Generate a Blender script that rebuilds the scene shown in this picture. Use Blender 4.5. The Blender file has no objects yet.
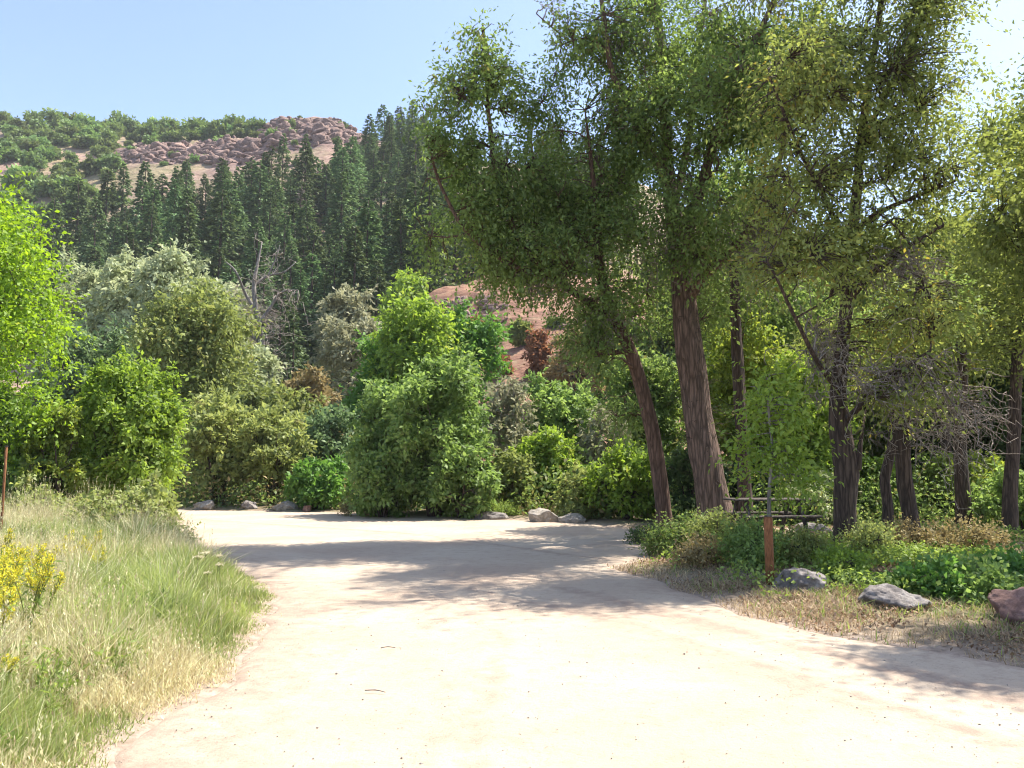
import bpy, math
import numpy as np
R = math.radians
C = bpy.context.scene.collection
scene = bpy.context.scene

# ------------------------------------------------------------------ camera, world, sun, exposure
F = 804.0; PITCH = math.atan(84 / F); EYE = 1.6
cam_d = bpy.data.cameras.new('camera'); cam = bpy.data.objects.new('camera', cam_d); C.objects.link(cam)
cam.location = (0, 0, EYE); cam.rotation_euler = (R(90) + PITCH, 0, 0)
cam_d.sensor_width = 36; cam_d.lens = F / 1024 * 36; cam_d.clip_end = 3000; cam_d.clip_start = 0.1
scene.camera = cam
SUN_AZ = math.atan2(0.88, 0.47); SUN_EL = R(59)
w = bpy.data.worlds.new('World'); scene.world = w; w.use_nodes = True
nt = w.node_tree; nt.nodes.clear()
sky = nt.nodes.new('ShaderNodeTexSky'); sky.sky_type = 'NISHITA'; sky.sun_disc = False
sky.sun_elevation = SUN_EL; sky.sun_rotation = SUN_AZ; sky.altitude = 1800; sky.air_density = 0.9; sky.dust_density = 4.0; sky.ozone_density = 1.0
bg = nt.nodes.new('ShaderNodeBackground'); bg.inputs[1].default_value = 0.137
ow = nt.nodes.new('ShaderNodeOutputWorld')
nt.links.new(sky.outputs[0], bg.inputs[0]); nt.links.new(bg.outputs[0], ow.inputs[0])
sd = bpy.data.lights.new('sun', 'SUN'); sun = bpy.data.objects.new('sun', sd); C.objects.link(sun)
sd.energy = 4.4; sd.angle = R(0.5); sd.color = (1.0, 0.94, 0.84)
sun.rotation_euler = (R(90) - SUN_EL, 0, math.pi - SUN_AZ); sun.location = (20, 30, 60)
scene.view_settings.view_transform = 'Standard'; scene.view_settings.look = 'None'
scene.view_settings.exposure = 1.4; scene.view_settings.gamma = 1.0
scene.render.engine = 'CYCLES'
cy = scene.cycles
cy.max_bounces = 6; cy.diffuse_bounces = 4; cy.glossy_bounces = 1; cy.transmission_bounces = 4; cy.transparent_max_bounces = 4
cy.use_denoising = True; cy.pixel_filter_type = 'BLACKMAN_HARRIS'; cy.filter_width = 1.1
cy.use_adaptive_sampling = True; cy.adaptive_threshold = 0.012

rng = np.random.default_rng(7)

# ------------------------------------------------------------------ helpers
def at(px, py, Y):
    u = (px - 512) / F; v = (384 - py) / F
    dy = math.cos(PITCH) - v * math.sin(PITCH); dz = math.sin(PITCH) + v * math.cos(PITCH)
    s = Y / dy
    return np.array([u * s, Y, EYE + dz * s])
def gnd(px, py):
    v = (384 - py) / F
    dy = math.cos(PITCH) - v * math.sin(PITCH); dz = math.sin(PITCH) + v * math.cos(PITCH)
    s = -EYE / dz
    return np.array([(px - 512) / F * s, dy * s, 0.0])

def _hash(i, j, k, seed):
    n = (i * 374761393 + j * 668265263 + k * 2147483647 + seed * 1274126177) & 0xffffffff
    n = ((n ^ (n >> 13)) * 1274126177) & 0xffffffff
    return ((n ^ (n >> 16)) & 0xffff) / 65535.0
def vnoise(P, scale=1.0, seed=0):
    P = np.asarray(P, float) / scale
    if P.shape[1] == 2: P = np.c_[P, np.zeros(len(P))]
    I = np.floor(P).astype(np.int64); f = P - I; f = f * f * (3 - 2 * f)
    out = 0
    for a in (0, 1):
        for b in (0, 1):
            for c in (0, 1):
                wgt = (f[:, 0] if a else 1 - f[:, 0]) * (f[:, 1] if b else 1 - f[:, 1]) * (f[:, 2] if c else 1 - f[:, 2])
                out = out + wgt * _hash(I[:, 0] + a, I[:, 1] + b, I[:, 2] + c, seed)
    return out
def fbm(P, scale, seed=0, octs=4):
    s = 0; a = 0.5; t = 0
    for o in range(octs):
        s = s + a * vnoise(P, scale / 2 ** o, seed + o * 17); t += a; a *= 0.5
    return s / t

def mesh(name, V, Fc, mat=None, var=None, smooth=False, attrs=None):
    """V Nx3, Fc list of int arrays Mx3 / Mx4"""
    if not isinstance(Fc, (list, tuple)): Fc = [Fc]
    Fc = [f for f in Fc if len(f)]
    me = bpy.data.meshes.new(name)
    V = np.ascontiguousarray(V, dtype=np.float32)
    me.vertices.add(len(V)); me.vertices.foreach_set('co', V.ravel())
    loops = np.concatenate([f.ravel() for f in Fc]).astype(np.int32)
    tot = np.concatenate([np.full(len(f), f.shape[1]) for f in Fc]).astype(np.int32)
    st = np.concatenate([[0], np.cumsum(tot)[:-1]]).astype(np.int32)
    me.loops.add(len(loops)); me.loops.foreach_set('vertex_index', loops)
    me.polygons.add(len(tot)); me.polygons.foreach_set('loop_start', st)
    try: me.polygons.foreach_set('loop_total', tot)
    except Exception: pass
    if smooth: me.polygons.foreach_set('use_smooth', np.ones(len(tot), bool))
    me.update(calc_edges=True)
    if var is not None:
        a = me.attributes.new('var', 'FLOAT', 'FACE'); a.data.foreach_set('value', np.asarray(var, np.float32))
    for k, v in (attrs or {}).items():
        a = me.attributes.new(k, 'FLOAT', 'POINT'); a.data.foreach_set('value', np.asarray(v, np.float32))
    if mat: me.materials.append(mat)
    return me
def link(name, data, parent=None, loc=None):
    o = bpy.data.objects.new(name, data); C.objects.link(o)
    if parent: o.parent = parent
    if loc is not None: o.location = loc
    return o
def tag(o, label=None, cat=None, group=None, kind=None):
    if label: o['label'] = label
    if cat: o['category'] = cat
    if group: o['group'] = group
    if kind: o['kind'] = kind
    return o
def copy_tree(o, loc, rz=0.0, sc=(1, 1, 1), label=None, group=None, par=None):
    c = o.copy(); C.objects.link(c)
    if par is None:
        c.location = loc; c.rotation_euler = (0, 0, rz); c.scale = sc
        if label: c['label'] = label
        if group: c['group'] = group
    else: c.parent = par
    for ch in o.children: copy_tree(ch, None, par=c)
    return c

class MB:
    def __init__(s): s.V = []; s.T = []; s.Q = []; s.n = 0; s.va = []; s.vt = []
    def add(s, V, Q=None, T=None, var=None):
        V = np.asarray(V, float)
        if Q is not None and len(Q): s.Q.append(np.asarray(Q) + s.n); s.va.append(np.full(len(Q), 0.5) if var is None else np.broadcast_to(var, (len(Q),)))
        if T is not None and len(T): s.T.append(np.asarray(T) + s.n); s.vt.append(np.full(len(T), 0.5) if var is None or np.ndim(var) else np.full(len(T), var))
        s.V.append(V); s.n += len(V)
    def build(s, name, mat, parent=None, smooth=False, loc=None):
        V = np.concatenate(s.V)
        fs = []; va = []
        if s.Q: fs.append(np.concatenate(s.Q)); va.append(np.concatenate(s.va))
        if s.T: fs.append(np.concatenate(s.T)); va.append(np.concatenate(s.vt))
        return link(name, mesh(name, V, fs, mat, np.concatenate(va), smooth), parent, loc)

def norm(a): return a / np.maximum(np.linalg.norm(a, axis=-1, keepdims=True), 1e-9)

def tube(mb, P, Rr, n=8, rough=0.0, seed=0, var=0.5, cap=True):
    P = np.asarray(P, float); Rr = np.asarray(Rr, float)
    m = len(P); T = norm(np.gradient(P, axis=0))
    ref = np.array([0, 1.0, 0]) if abs(T[0][1]) < .9 else np.array([1.0, 0, 0])
    A = norm(np.cross(T, ref)); B = np.cross(T, A)
    th = np.arange(n) / n * 2 * math.pi
    ring = A[:, None, :] * np.cos(th)[None, :, None] + B[:, None, :] * np.sin(th)[None, :, None]
    rad = Rr[:, None] * np.ones((1, n))
    if rough:
        q = (P[:, None, :] * np.array([1, 1, 0.22]) + ring * Rr[:, None, None] * 1.0).reshape(-1, 3)
        rad = rad * (1 + rough * (fbm(q, max(Rr[len(Rr) // 4] * 0.55, .05), seed, 4).reshape(m, n) - 0.5) * 2)
    V = (P[:, None, :] + ring * rad[:, :, None]).reshape(-1, 3)
    i = np.arange(m - 1)[:, None] * n; j = np.arange(n)[None, :]; j2 = (j + 1) % n
    Q = np.stack([i + j, i + j2, i + n + j2, i + n + j], -1).reshape(-1, 4)
    Tt = None
    if cap:
        V = np.r_[V, [P[-1]], [P[0]]]
        k = np.arange(n); k2 = (k + 1) % n
        Tt = np.r_[np.c_[(m - 1) * n + k, (m - 1) * n + k2, np.full(n, m * n)], np.c_[k2, k, np.full(n, m * n + 1)]]
    mb.add(V, Q, Tt, var)

def resample(P, Rr, n):
    """smooth polyline (Catmull-Rom) resampled to n points"""
    P = np.asarray(P, float); Rr = np.asarray(Rr, float)
    d = np.r_[0, np.cumsum(np.linalg.norm(np.diff(P, axis=0), axis=1))]
    t = np.linspace(0, d[-1], n)
    D = np.c_[P, Rr]; out = np.zeros((n, 4))
    idx = np.clip(np.searchsorted(d, t, side='right') - 1, 0, len(P) - 2)
    f = ((t - d[idx]) / np.maximum(d[idx + 1] - d[idx], 1e-9))[:, None]
    p0 = D[np.maximum(idx - 1, 0)]; p1 = D[idx]; p2 = D[idx + 1]; p3 = D[np.minimum(idx + 2, len(P) - 1)]
    out = 0.5 * ((2 * p1) + (-p0 + p2) * f + (2 * p0 - 5 * p1 + 4 * p2 - p3) * f ** 2 + (-p0 + 3 * p1 - 3 * p2 + p3) * f ** 3)
    return out[:, :3], np.maximum(out[:, 3], 0.003)

def twigs(mb, P0, P1, r0, r1, r, sag=0.1, seg=3, wob=0.06, var=0.5):
    """many thin 3-sided twigs at once"""
    N = len(P0)
    if N == 0: return
    t = np.linspace(0, 1, seg + 1)
    L = np.linalg.norm(P1 - P0, axis=1)
    P = P0[:, None, :] * (1 - t)[None, :, None] + P1[:, None, :] * t[None, :, None]
    P[:, :, 2] += (sag * L)[:, None] * (4 * t * (1 - t))[None, :]
    wb = r.normal(0, 1, (N, seg + 1, 3)) * (wob * L)[:, None, None] * (4 * t * (1 - t) + .0)[None, :, None]
    P = P + wb
    D = norm(P1 - P0); ref = np.where(np.abs(D[:, 2:3]) > .9, [[1.0, 0, 0]], [[0, 0, 1.0]])
    A = norm(np.cross(D, ref)); B = np.cross(D, A)
    rr = (r0 if np.ndim(r0) else np.full(N, r0))[:, None] * (1 - t)[None, :] + (r1 if np.ndim(r1) else np.full(N, r1))[:, None] * t[None, :]
    V = []
    for k in range(3):
        a = k * 2 * math.pi / 3
        V.append(P + (A * math.cos(a) + B * math.sin(a))[:, None, :] * rr[:, :, None])
    V = np.stack(V, 2).reshape(-1, 3)      # N, seg+1, 3
    base = (np.arange(N) * (seg + 1) * 3)[:, None, None]; s = (np.arange(seg) * 3)[None, :, None]; k = np.arange(3)[None, None, :]; k2 = (k + 1) % 3
    Q = np.stack([base + s + k, base + s + k2, base + s + 3 + k2, base + s + 3 + k], -1).reshape(-1, 4)
    mb.add(V, Q, None, var)
    return P

def leaves(mb, Pc, L, W, r, D=None, spread=1.0, droop=0.3, up=0.5, var=None, fold=0.12):
    """one folded diamond leaf at every point"""
    N = len(Pc)
    d = r.normal(0, 1, (N, 3)) * spread
    if D is not None: d = d + D
    d[:, 2] -= droop
    d = norm(d)
    nrm = r.normal(0, 1, (N, 3)); nrm[:, 2] += up
    s = norm(np.cross(d, nrm)); nn = np.cross(s, d)
    sz = r.uniform(0.6, 1.25, N)
    l = (L * sz)[:, None]; wd = (W * sz * r.uniform(.8, 1.2, N))[:, None]
    a = Pc; b = Pc + d * l * .45 + s * wd * .5 + nn * wd * fold * 2; c = Pc + d * l; e = Pc + d * l * .45 - s * wd * .5 + nn * wd * fold * 2
    V = np.stack([a, b, c, e], 1).reshape(-1, 3)
    Q = np.arange(4 * N).reshape(N, 4)
    mb.add(V, Q, None, r.random(N) if var is None else var)

# ------------------------------------------------------------------ materials
def new_mat(name):
    m = bpy.data.materials.new(name); m.use_nodes = True; m.node_tree.nodes.clear(); return m, m.node_tree
def N(t, ty, **k):
    n = t.nodes.new(ty)
    for a, b in k.items():
        if a.startswith('i_'):
            key = a[2:]; key = int(key) if key.isdigit() else key.replace('_', ' ')
            n.inputs[key].default_value = b
        else: setattr(n, a, b)
    return n
def ramp(t, fac, stops):
    n = t.nodes.new('ShaderNodeValToRGB'); cr = n.color_ramp
    while len(cr.elements) > 1: cr.elements.remove(cr.elements[-1])
    for i, (p, c) in enumerate(stops):
        e = cr.elements[0] if i == 0 else cr.elements.new(p)
        e.position = p; e.color = (*c, 1)
    t.links.new(fac, n.inputs[0]); return n.outputs[0]
def leaf_mat(name, a, b, trans=0.38, autumn=None, objvar=0.0, gloss=0.025):
    m, t = new_mat(name)
    at_ = N(t, 'ShaderNodeAttribute', attribute_name='var')
    a = tuple(x * 1.2 for x in a); b = tuple(min(x * 1.75, .8) for x in b)
    st = [(0, a), (0.85, b)]
    if autumn: st += [(0.9, autumn), (1.0, autumn)]
    col = ramp(t, at_.outputs['Fac'], st)
    oi = N(t, 'ShaderNodeObjectInfo')
    hs = N(t, 'ShaderNodeHueSaturation')
    if objvar:
        mr = N(t, 'ShaderNodeMapRange', i_3=0.5 - 0.012 * objvar, i_4=0.5 + 0.03 * objvar); t.links.new(oi.outputs['Random'], mr.inputs[0]); t.links.new(mr.outputs[0], hs.inputs['Hue'])
        mr2 = N(t, 'ShaderNodeMapRange', i_3=1 - 0.35 * objvar, i_4=1 + 0.35 * objvar); t.links.new(oi.outputs['Random'], mr2.inputs[0])
        t.links.new(mr2.outputs[0], hs.inputs['Value'])
    t.links.new(col, hs.inputs['Color']); col = hs.outputs[0]
    d = N(t, 'ShaderNodeBsdfDiffuse'); tr = N(t, 'ShaderNodeBsdfTranslucent'); g = N(t, 'ShaderNodeBsdfGlossy', i_Roughness=0.6)
    g.inputs[0].default_value = (.9, .9, .9, 1)
    hs2 = N(t, 'ShaderNodeHueSaturation', i_Hue=0.49, i_Saturation=1.1, i_Value=1.5)
    t.links.new(col, d.inputs[0]); t.links.new(col, hs2.inputs['Color']); t.links.new(hs2.outputs[0], tr.inputs[0])
    mx = N(t, 'ShaderNodeMixShader', i_0=trans); t.links.new(d.outputs[0], mx.inputs[1]); t.links.new(tr.outputs[0], mx.inputs[2])
    mx2 = N(t, 'ShaderNodeMixShader', i_0=gloss); t.links.new(mx.outputs[0], mx2.inputs[1]); t.links.new(g.outputs[0], mx2.inputs[2])
    o = N(t, 'ShaderNodeOutputMaterial'); t.links.new(mx2.outputs[0], o.inputs[0])
    return m
def bark_mat(name, a, b, sc=9.0, bump=0.6):
    m, t = new_mat(name)
    tc = N(t, 'ShaderNodeTexCoord'); mp = N(t, 'ShaderNodeMapping'); mp.inputs['Scale'].default_value = (sc, sc, sc * 0.11)
    t.links.new(tc.outputs['Object'], mp.inputs[0])
    nz = N(t, 'ShaderNodeTexNoise', i_Scale=1.6, i_Detail=6, i_Roughness=0.65, i_Distortion=0.6); t.links.new(mp.outputs[0], nz.inputs[0])
    vz = N(t, 'ShaderNodeTexVoronoi', i_Scale=1.3, feature='DISTANCE_TO_EDGE'); 
    dn = N(t, 'ShaderNodeTexNoise', i_Scale=0.8, i_Detail=3); t.links.new(mp.outputs[0], dn.inputs[0])
    dv = N(t, 'ShaderNodeMix', data_type='RGBA', blend_type='ADD'); dv.inputs[0].default_value = 1.6; t.links.new(mp.outputs[0], dv.inputs[6]); t.links.new(dn.outputs['Color'], dv.inputs[7])
    t.links.new(dv.outputs[2], vz.inputs['Vector'])
    vr = N(t, 'ShaderNodeMapRange', i_1=0.0, i_2=0.25); t.links.new(vz.outputs['Distance'], vr.inputs[0])
    nv = N(t, 'ShaderNodeMapRange', i_3=.55, i_4=1.0); t.links.new(vr.outputs[0], nv.inputs[0])
    fine = N(t, 'ShaderNodeTexNoise', i_Scale=5.0, i_Detail=5, i_Roughness=0.7); t.links.new(mp.outputs[0], fine.inputs[0])
    fa = N(t, 'ShaderNodeMath', operation='MULTIPLY_ADD', i_1=.45); t.links.new(fine.outputs[0], fa.inputs[0])
    fb = N(t, 'ShaderNodeMath', operation='MULTIPLY', i_1=.55); t.links.new(nz.outputs[0], fb.inputs[0]); t.links.new(fb.outputs[0], fa.inputs[2])
    mu = N(t, 'ShaderNodeMath', operation='MULTIPLY'); t.links.new(nv.outputs[0], mu.inputs[0]); t.links.new(fa.outputs[0], mu.inputs[1])
    col = ramp(t, mu.outputs[0], [(0.20, tuple(x * .35 for x in a)), (0.36, a), (0.62, b)])
    p = N(t, 'ShaderNodeBsdfPrincipled', i_Roughness=0.95); t.links.new(col, p.inputs['Base Color'])
    bp = N(t, 'ShaderNodeBump', i_Strength=bump, i_Distance=0.06); t.links.new(mu.outputs[0], bp.inputs['Height']); t.links.new(bp.outputs[0], p.inputs['Normal'])
    o = N(t, 'ShaderNodeOutputMaterial'); t.links.new(p.outputs[0], o.inputs[0]); return m
def rock_mat(name, a, b, c, sc=3.0):
    m, t = new_mat(name)
    tc = N(t, 'ShaderNodeTexCoord')
    nz = N(t, 'ShaderNodeTexNoise', i_Scale=sc, i_Detail=9, i_Roughness=0.7); t.links.new(tc.outputs['Object'], nz.inputs[0])
    n2 = N(t, 'ShaderNodeTexNoise', i_Scale=sc * 5, i_Detail=6, i_Roughness=0.75); t.links.new(tc.outputs['Object'], n2.inputs[0])
    ad = N(t, 'ShaderNodeMath', operation='MULTIPLY_ADD', i_1=0.5, i_2=0.0); t.links.new(n2.outputs[0], ad.inputs[0])
    h = N(t, 'ShaderNodeMath', operation='MULTIPLY_ADD', i_1=0.5); t.links.new(nz.outputs[0], h.inputs[0]); t.links.new(ad.outputs[0], h.inputs[2])
    col = ramp(t, h.outputs[0], [(0.36, tuple(x * .7 for x in a)), (0.5, tuple(x * .7 for x in b)), (0.62, tuple(x * .75 for x in c))])  # tones scaled down: dappled shade on the boulders is put into the colour
    p = N(t, 'ShaderNodeBsdfPrincipled', i_Roughness=0.92); t.links.new(col, p.inputs['Base Color'])
    bp = N(t, 'ShaderNodeBump', i_Strength=0.8, i_Distance=0.05); t.links.new(h.outputs[0], bp.inputs['Height']); t.links.new(bp.outputs[0], p.inputs['Normal'])
    o = N(t, 'ShaderNodeOutputMaterial'); t.links.new(p.outputs[0], o.inputs[0]); return m

M = dict(
    cotton=leaf_mat('cottonwood_leaf', (0.038, 0.074, 0.021), (0.142, 0.196, 0.055), 0.47, (0.19, 0.19, 0.06)),
    cotton_y=leaf_mat('cottonwood_leaf_yellowing', (0.062, 0.092, 0.024), (0.180, 0.210, 0.060), 0.48, (0.26, 0.23, 0.05)),
    bright=leaf_mat('bright_leaf', (0.085, 0.155, 0.018), (0.18, 0.27, 0.035), 0.5, (0.26, 0.32, 0.06)),
    maple=leaf_mat('maple_leaf', (0.075, 0.135, 0.021), (0.175, 0.245, 0.044), 0.47, (0.24, 0.28, 0.06)),
    elder=leaf_mat('boxelder_leaf', (0.058, 0.110, 0.028), (0.170, 0.240, 0.070), 0.45, (0.20, 0.25, 0.09)),
    green=leaf_mat('green_leaf', (0.045, 0.110, 0.020), (0.095, 0.180, 0.040), 0.4),
    teal=leaf_mat('bluish_leaf', (0.055, 0.095, 0.038), (0.110, 0.160, 0.070), 0.35),
    olive=leaf_mat('olive_leaf', (0.080, 0.105, 0.030), (0.165, 0.195, 0.062), 0.4, (0.24, 0.24, 0.08)),
    willow=leaf_mat('willow_leaf', (0.105, 0.135, 0.042), (0.215, 0.245, 0.082), 0.42, (0.28, 0.28, 0.11)),
    silver=leaf_mat('silver_leaf', (0.14, 0.165, 0.085), (0.29, 0.32, 0.185), 0.3),
    grey=leaf_mat('greyish_leaf', (0.120, 0.125, 0.070), (0.210, 0.210, 0.125), 0.3),
    yellow=leaf_mat('yellow_green_leaf', (0.085, 0.130, 0.022), (0.19, 0.23, 0.045), 0.48, (0.30, 0.28, 0.06)),
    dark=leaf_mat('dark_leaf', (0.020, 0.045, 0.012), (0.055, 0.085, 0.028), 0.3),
    red=leaf_mat('red_leaf', (0.14, 0.060, 0.034), (0.19, 0.105, 0.052), 0.35),
    tan=leaf_mat('tan_leaf', (0.12, 0.095, 0.045), (0.20, 0.165, 0.075), 0.3),
    scrub=leaf_mat('oak_scrub_leaf', (0.050, 0.085, 0.022), (0.12, 0.16, 0.050), 0.3, objvar=1.0),
    needle=leaf_mat('fir_needle', (0.030, 0.058, 0.026), (0.112, 0.152, 0.060), 0.22, objvar=1.0, gloss=0.03),
    needle_d=leaf_mat('grey_dead_needle', (0.16, 0.14, 0.12), (0.26, 0.23, 0.2), 0.1),
    grass=leaf_mat('meadow_grass', (0.115, 0.150, 0.045), (0.235, 0.270, 0.095), 0.42),
    straw=leaf_mat('dry_grass', (0.32, 0.25, 0.14), (0.52, 0.44, 0.28), 0.35),
    straw_shade=leaf_mat('matted_dry_grass_shaded', (0.17, 0.125, 0.075), (0.30, 0.24, 0.15), 0.3),  # darker copy of straw: shade on the right bank put into the colour
    weed=leaf_mat('weed_leaf', (0.09, 0.14, 0.03), (0.18, 0.24, 0.06), 0.4),
    gold=leaf_mat('goldenrod_flower', (0.40, 0.33, 0.03), (0.52, 0.44, 0.05), 0.3),
    pale=leaf_mat('pale_flower', (0.36, 0.31, 0.20), (0.48, 0.43, 0.31), 0.3),
    litter=leaf_mat('leaf_litter', (0.10, 0.06, 0.035), (0.23, 0.16, 0.10), 0.15),  # browns lowered as well, so the litter colour carries the bank's shade
    bark=bark_mat('furrowed_bark', (0.13, 0.085, 0.062), (0.31, 0.20, 0.155), 10.0, 1.0),
    bark2=bark_mat('brown_bark', (0.065, 0.043, 0.033), (0.155, 0.108, 0.082), 12.0, 0.7),
    bark_red=bark_mat('reddish_bark', (0.10, 0.058, 0.040), (0.20, 0.12, 0.085), 10.0, 0.6),
    bark_g=bark_mat('grey_bark', (0.17, 0.15, 0.13), (0.36, 0.33, 0.30), 10.0, 0.5),
    twig=bark_mat('dead_twig', (0.26, 0.215, 0.18), (0.50, 0.44, 0.38), 20.0, 0.3),
    stem=bark_mat('plant_stem', (0.16, 0.17, 0.05), (0.28, 0.26, 0.10), 20.0, 0.2),
    rock=rock_mat('grey_rock', (0.10, 0.085, 0.08), (0.27, 0.235, 0.215), (0.46, 0.42, 0.39)),
    rock_red=rock_mat('red_rock', (0.16, 0.085, 0.07), (0.30, 0.17, 0.14), (0.42, 0.28, 0.24)),
    rock_pale=rock_mat('pale_rock', (0.22, 0.19, 0.15), (0.45, 0.39, 0.33), (0.62, 0.56, 0.50)),
    wood=bark_mat('stained_wood', (0.20, 0.080, 0.030), (0.30, 0.135, 0.055), 45.0, 0.2),
    wood_g=bark_mat('weathered_wood', (0.075, 0.058, 0.047), (0.15, 0.125, 0.105), 14.0, 0.2),
)

# ------------------------------------------------------------------ road outline, ground height
_yr = np.array([-30, 2.0, 4.3, 5.1, 5.8, 7.07, 9.05, 10.5, 12.6, 16.7, 20.7, 25, 30, 34])
_xl = np.array([-5, -2.6, -2.25, -2.3, -2.14, -2.2, -2.6, -3.1, -4.3, -6.6, -9.3, -14, -19, -24])
_yq = np.array([-30, 2.0, 5.0, 6.5, 7.7, 9.0, 10.5, 12.0, 13.1, 14.0, 16.5, 19.2, 20.7, 23, 25.7, 29, 31, 34])
_xq = np.array([12, 9, 6.2, 4.3, 3.3, 2.6, 2.45, 1.9, 1.65, 2.2, 3.0, 3.9, 3.7, 2.5, -0.4, -5.5, -12, -18])
def road_l(Y): return np.interp(Y, _yr, _xl) + (vnoise(np.c_[Y, Y * 0], .8, 3) - .5) * .35 + (vnoise(np.c_[Y, Y * 0], .25, 13) - .5) * .14
def road_r(Y): return np.interp(Y, _yq, _xq) + (vnoise(np.c_[Y, Y * 0], .9, 5) - .5) * .3
def road_d(X, Y):
    """signed distance-ish: >0 inside the road"""
    return np.minimum(X - road_l(Y), road_r(Y) - X)
def gz(X, Y):
    X = np.atleast_1d(np.asarray(X, float)); Y = np.atleast_1d(np.asarray(Y, float))
    P = np.c_[X, Y]
    d = road_d(X, Y); d = np.where(Y > 30.5, np.minimum(d, (31.5 - Y)), d)
    out = np.clip(-d / 1.2, 0, 1); out = out * out * (3 - 2 * out)
    z = (fbm(P, 1.3, 11) - .5) * 0.03
    z = z + out * (0.07 + (fbm(P, 2.5, 21) - .5) * .16)
    # the raised bank where the big trees stand
    b = np.exp(-(((X - 5.8) / 4.0) ** 2 + ((Y - 15.5) / 3.5) ** 2)); z = z + out * b * 0.14
    far = np.clip((Y - 33) / 60, 0, 1); z = z + far * (fbm(P, 20, 4) - .3) * 2
    return z
# hillside: heights along lines of sight; columns are directions, rows are distances
_HY = np.array([42, 60, 80, 100, 140, 190, 250, 300, 350, 430, 600])
_HX = np.array([-900, -200, 0, 100, 200, 240, 290, 330, 372, 445, 520, 600, 800, 950, 1150, 1900])
_HP = np.array([
    [500, 485, 455, 405, 320, 245, 165, 128, 116, 125, 200],
    [500, 485, 455, 405, 320, 245, 168, 130, 118, 128, 200],
    [500, 485, 455, 405, 320, 245, 172, 135, 121, 130, 200],
    [500, 485, 452, 402, 312, 238, 172, 143, 133, 140, 200],
    [500, 483, 448, 395, 302, 228, 165, 143, 136, 150, 210],
    [500, 483, 445, 388, 295, 220, 155, 131, 135, 160, 220],
    [500, 482, 442, 382, 290, 212, 144, 115, 125, 165, 230],
    [500, 480, 435, 375, 285, 208, 138, 115, 128, 170, 230],
    [498, 472, 412, 352, 275, 205, 150, 138, 150, 180, 240],
    [495, 450, 350, 300, 250, 205, 170, 160, 165, 190, 250],
    [492, 435, 335, 285, 235, 200, 175, 168, 170, 200, 260],
    [492, 430, 340, 290, 240, 205, 180, 175, 180, 210, 270],
    [495, 455, 410, 370, 320, 290, 270, 262, 262, 280, 330],
    [498, 475, 450, 420, 390, 370, 350, 340, 340, 350, 370],
    [500, 480, 455, 430, 400, 380, 360, 350, 350, 360, 380],
    [500, 480, 455, 430, 400, 380, 360, 350, 350, 360, 380]], float)
def _interp_cubicish(a, xs, x):
    """monotone-smooth linear interpolation index"""
    i = np.clip(np.searchsorted(xs, x, side='right') - 1, 0, len(xs) - 2)
    f = np.clip((x - xs[i]) / (xs[i + 1] - xs[i]), 0, 1); return i, f
def hz(X, Y, detail=True):
    X = np.atleast_1d(np.asarray(X, float)); Y = np.atleast_1d(np.asarray(Y, float))
    px = 512 + F * X / Y * math.cos(PITCH) * 1.0
    for _ in range(2):
        i, f = _interp_cubicish(None, _HX, px); fs = f * f * (3 - 2 * f)
        j, g = _interp_cubicish(None, _HY, Y)
        py = (_HP[i, j] * (1 - fs) + _HP[i + 1, j] * fs) * (1 - g) + (_HP[i, j + 1] * (1 - fs) + _HP[i + 1, j + 1] * fs) * g
        v = (384 - py) / F; dy = math.cos(PITCH) - v * math.sin(PITCH)
        px = 512 + F * X / Y * dy
    z = EYE + Y / dy * (math.sin(PITCH) + v * math.cos(PITCH))
    P = np.c_[X, Y]
    amp = np.clip((Y - 45) / 60, 0, 1)
    z = z + (fbm(P, 30, 40) - .5) * 7 * amp
    if detail:
        k = rockzone(px, py, P); z = z + k * (np.abs(fbm(P, 14, 50, 5) - .5) * -26 + 2.6 + (fbm(P, 4, 55, 3) - .5) * 2.5)
    return z
def rockzone(px, py, P):
    n = fbm(P, 18, 60) - .5
    def z(cx, cy, rx, ry): return np.clip(1.6 - 1.3 * np.sqrt(((px - cx) / rx) ** 2 + ((py - cy) / ry) ** 2) + n * 1.6, 0, 1)
    k = np.maximum(z(300, 133, 75, 22), z(150, 155, 75, 13))
    k = np.maximum(k, z(215, 150, 45, 15)); k = np.maximum(k, 0.5 * z(470, 315, 70, 40)); k = np.maximum(k, .5 * z(600, 340, 80, 40))
    return k
def tz(X, Y):
    X = np.atleast_1d(np.asarray(X, float)); Y = np.atleast_1d(np.asarray(Y, float))
    return np.where(Y < 42, gz(X, Y), np.maximum(gz(X, Y), hz(X, np.maximum(Y, 42.0), False)))

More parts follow.
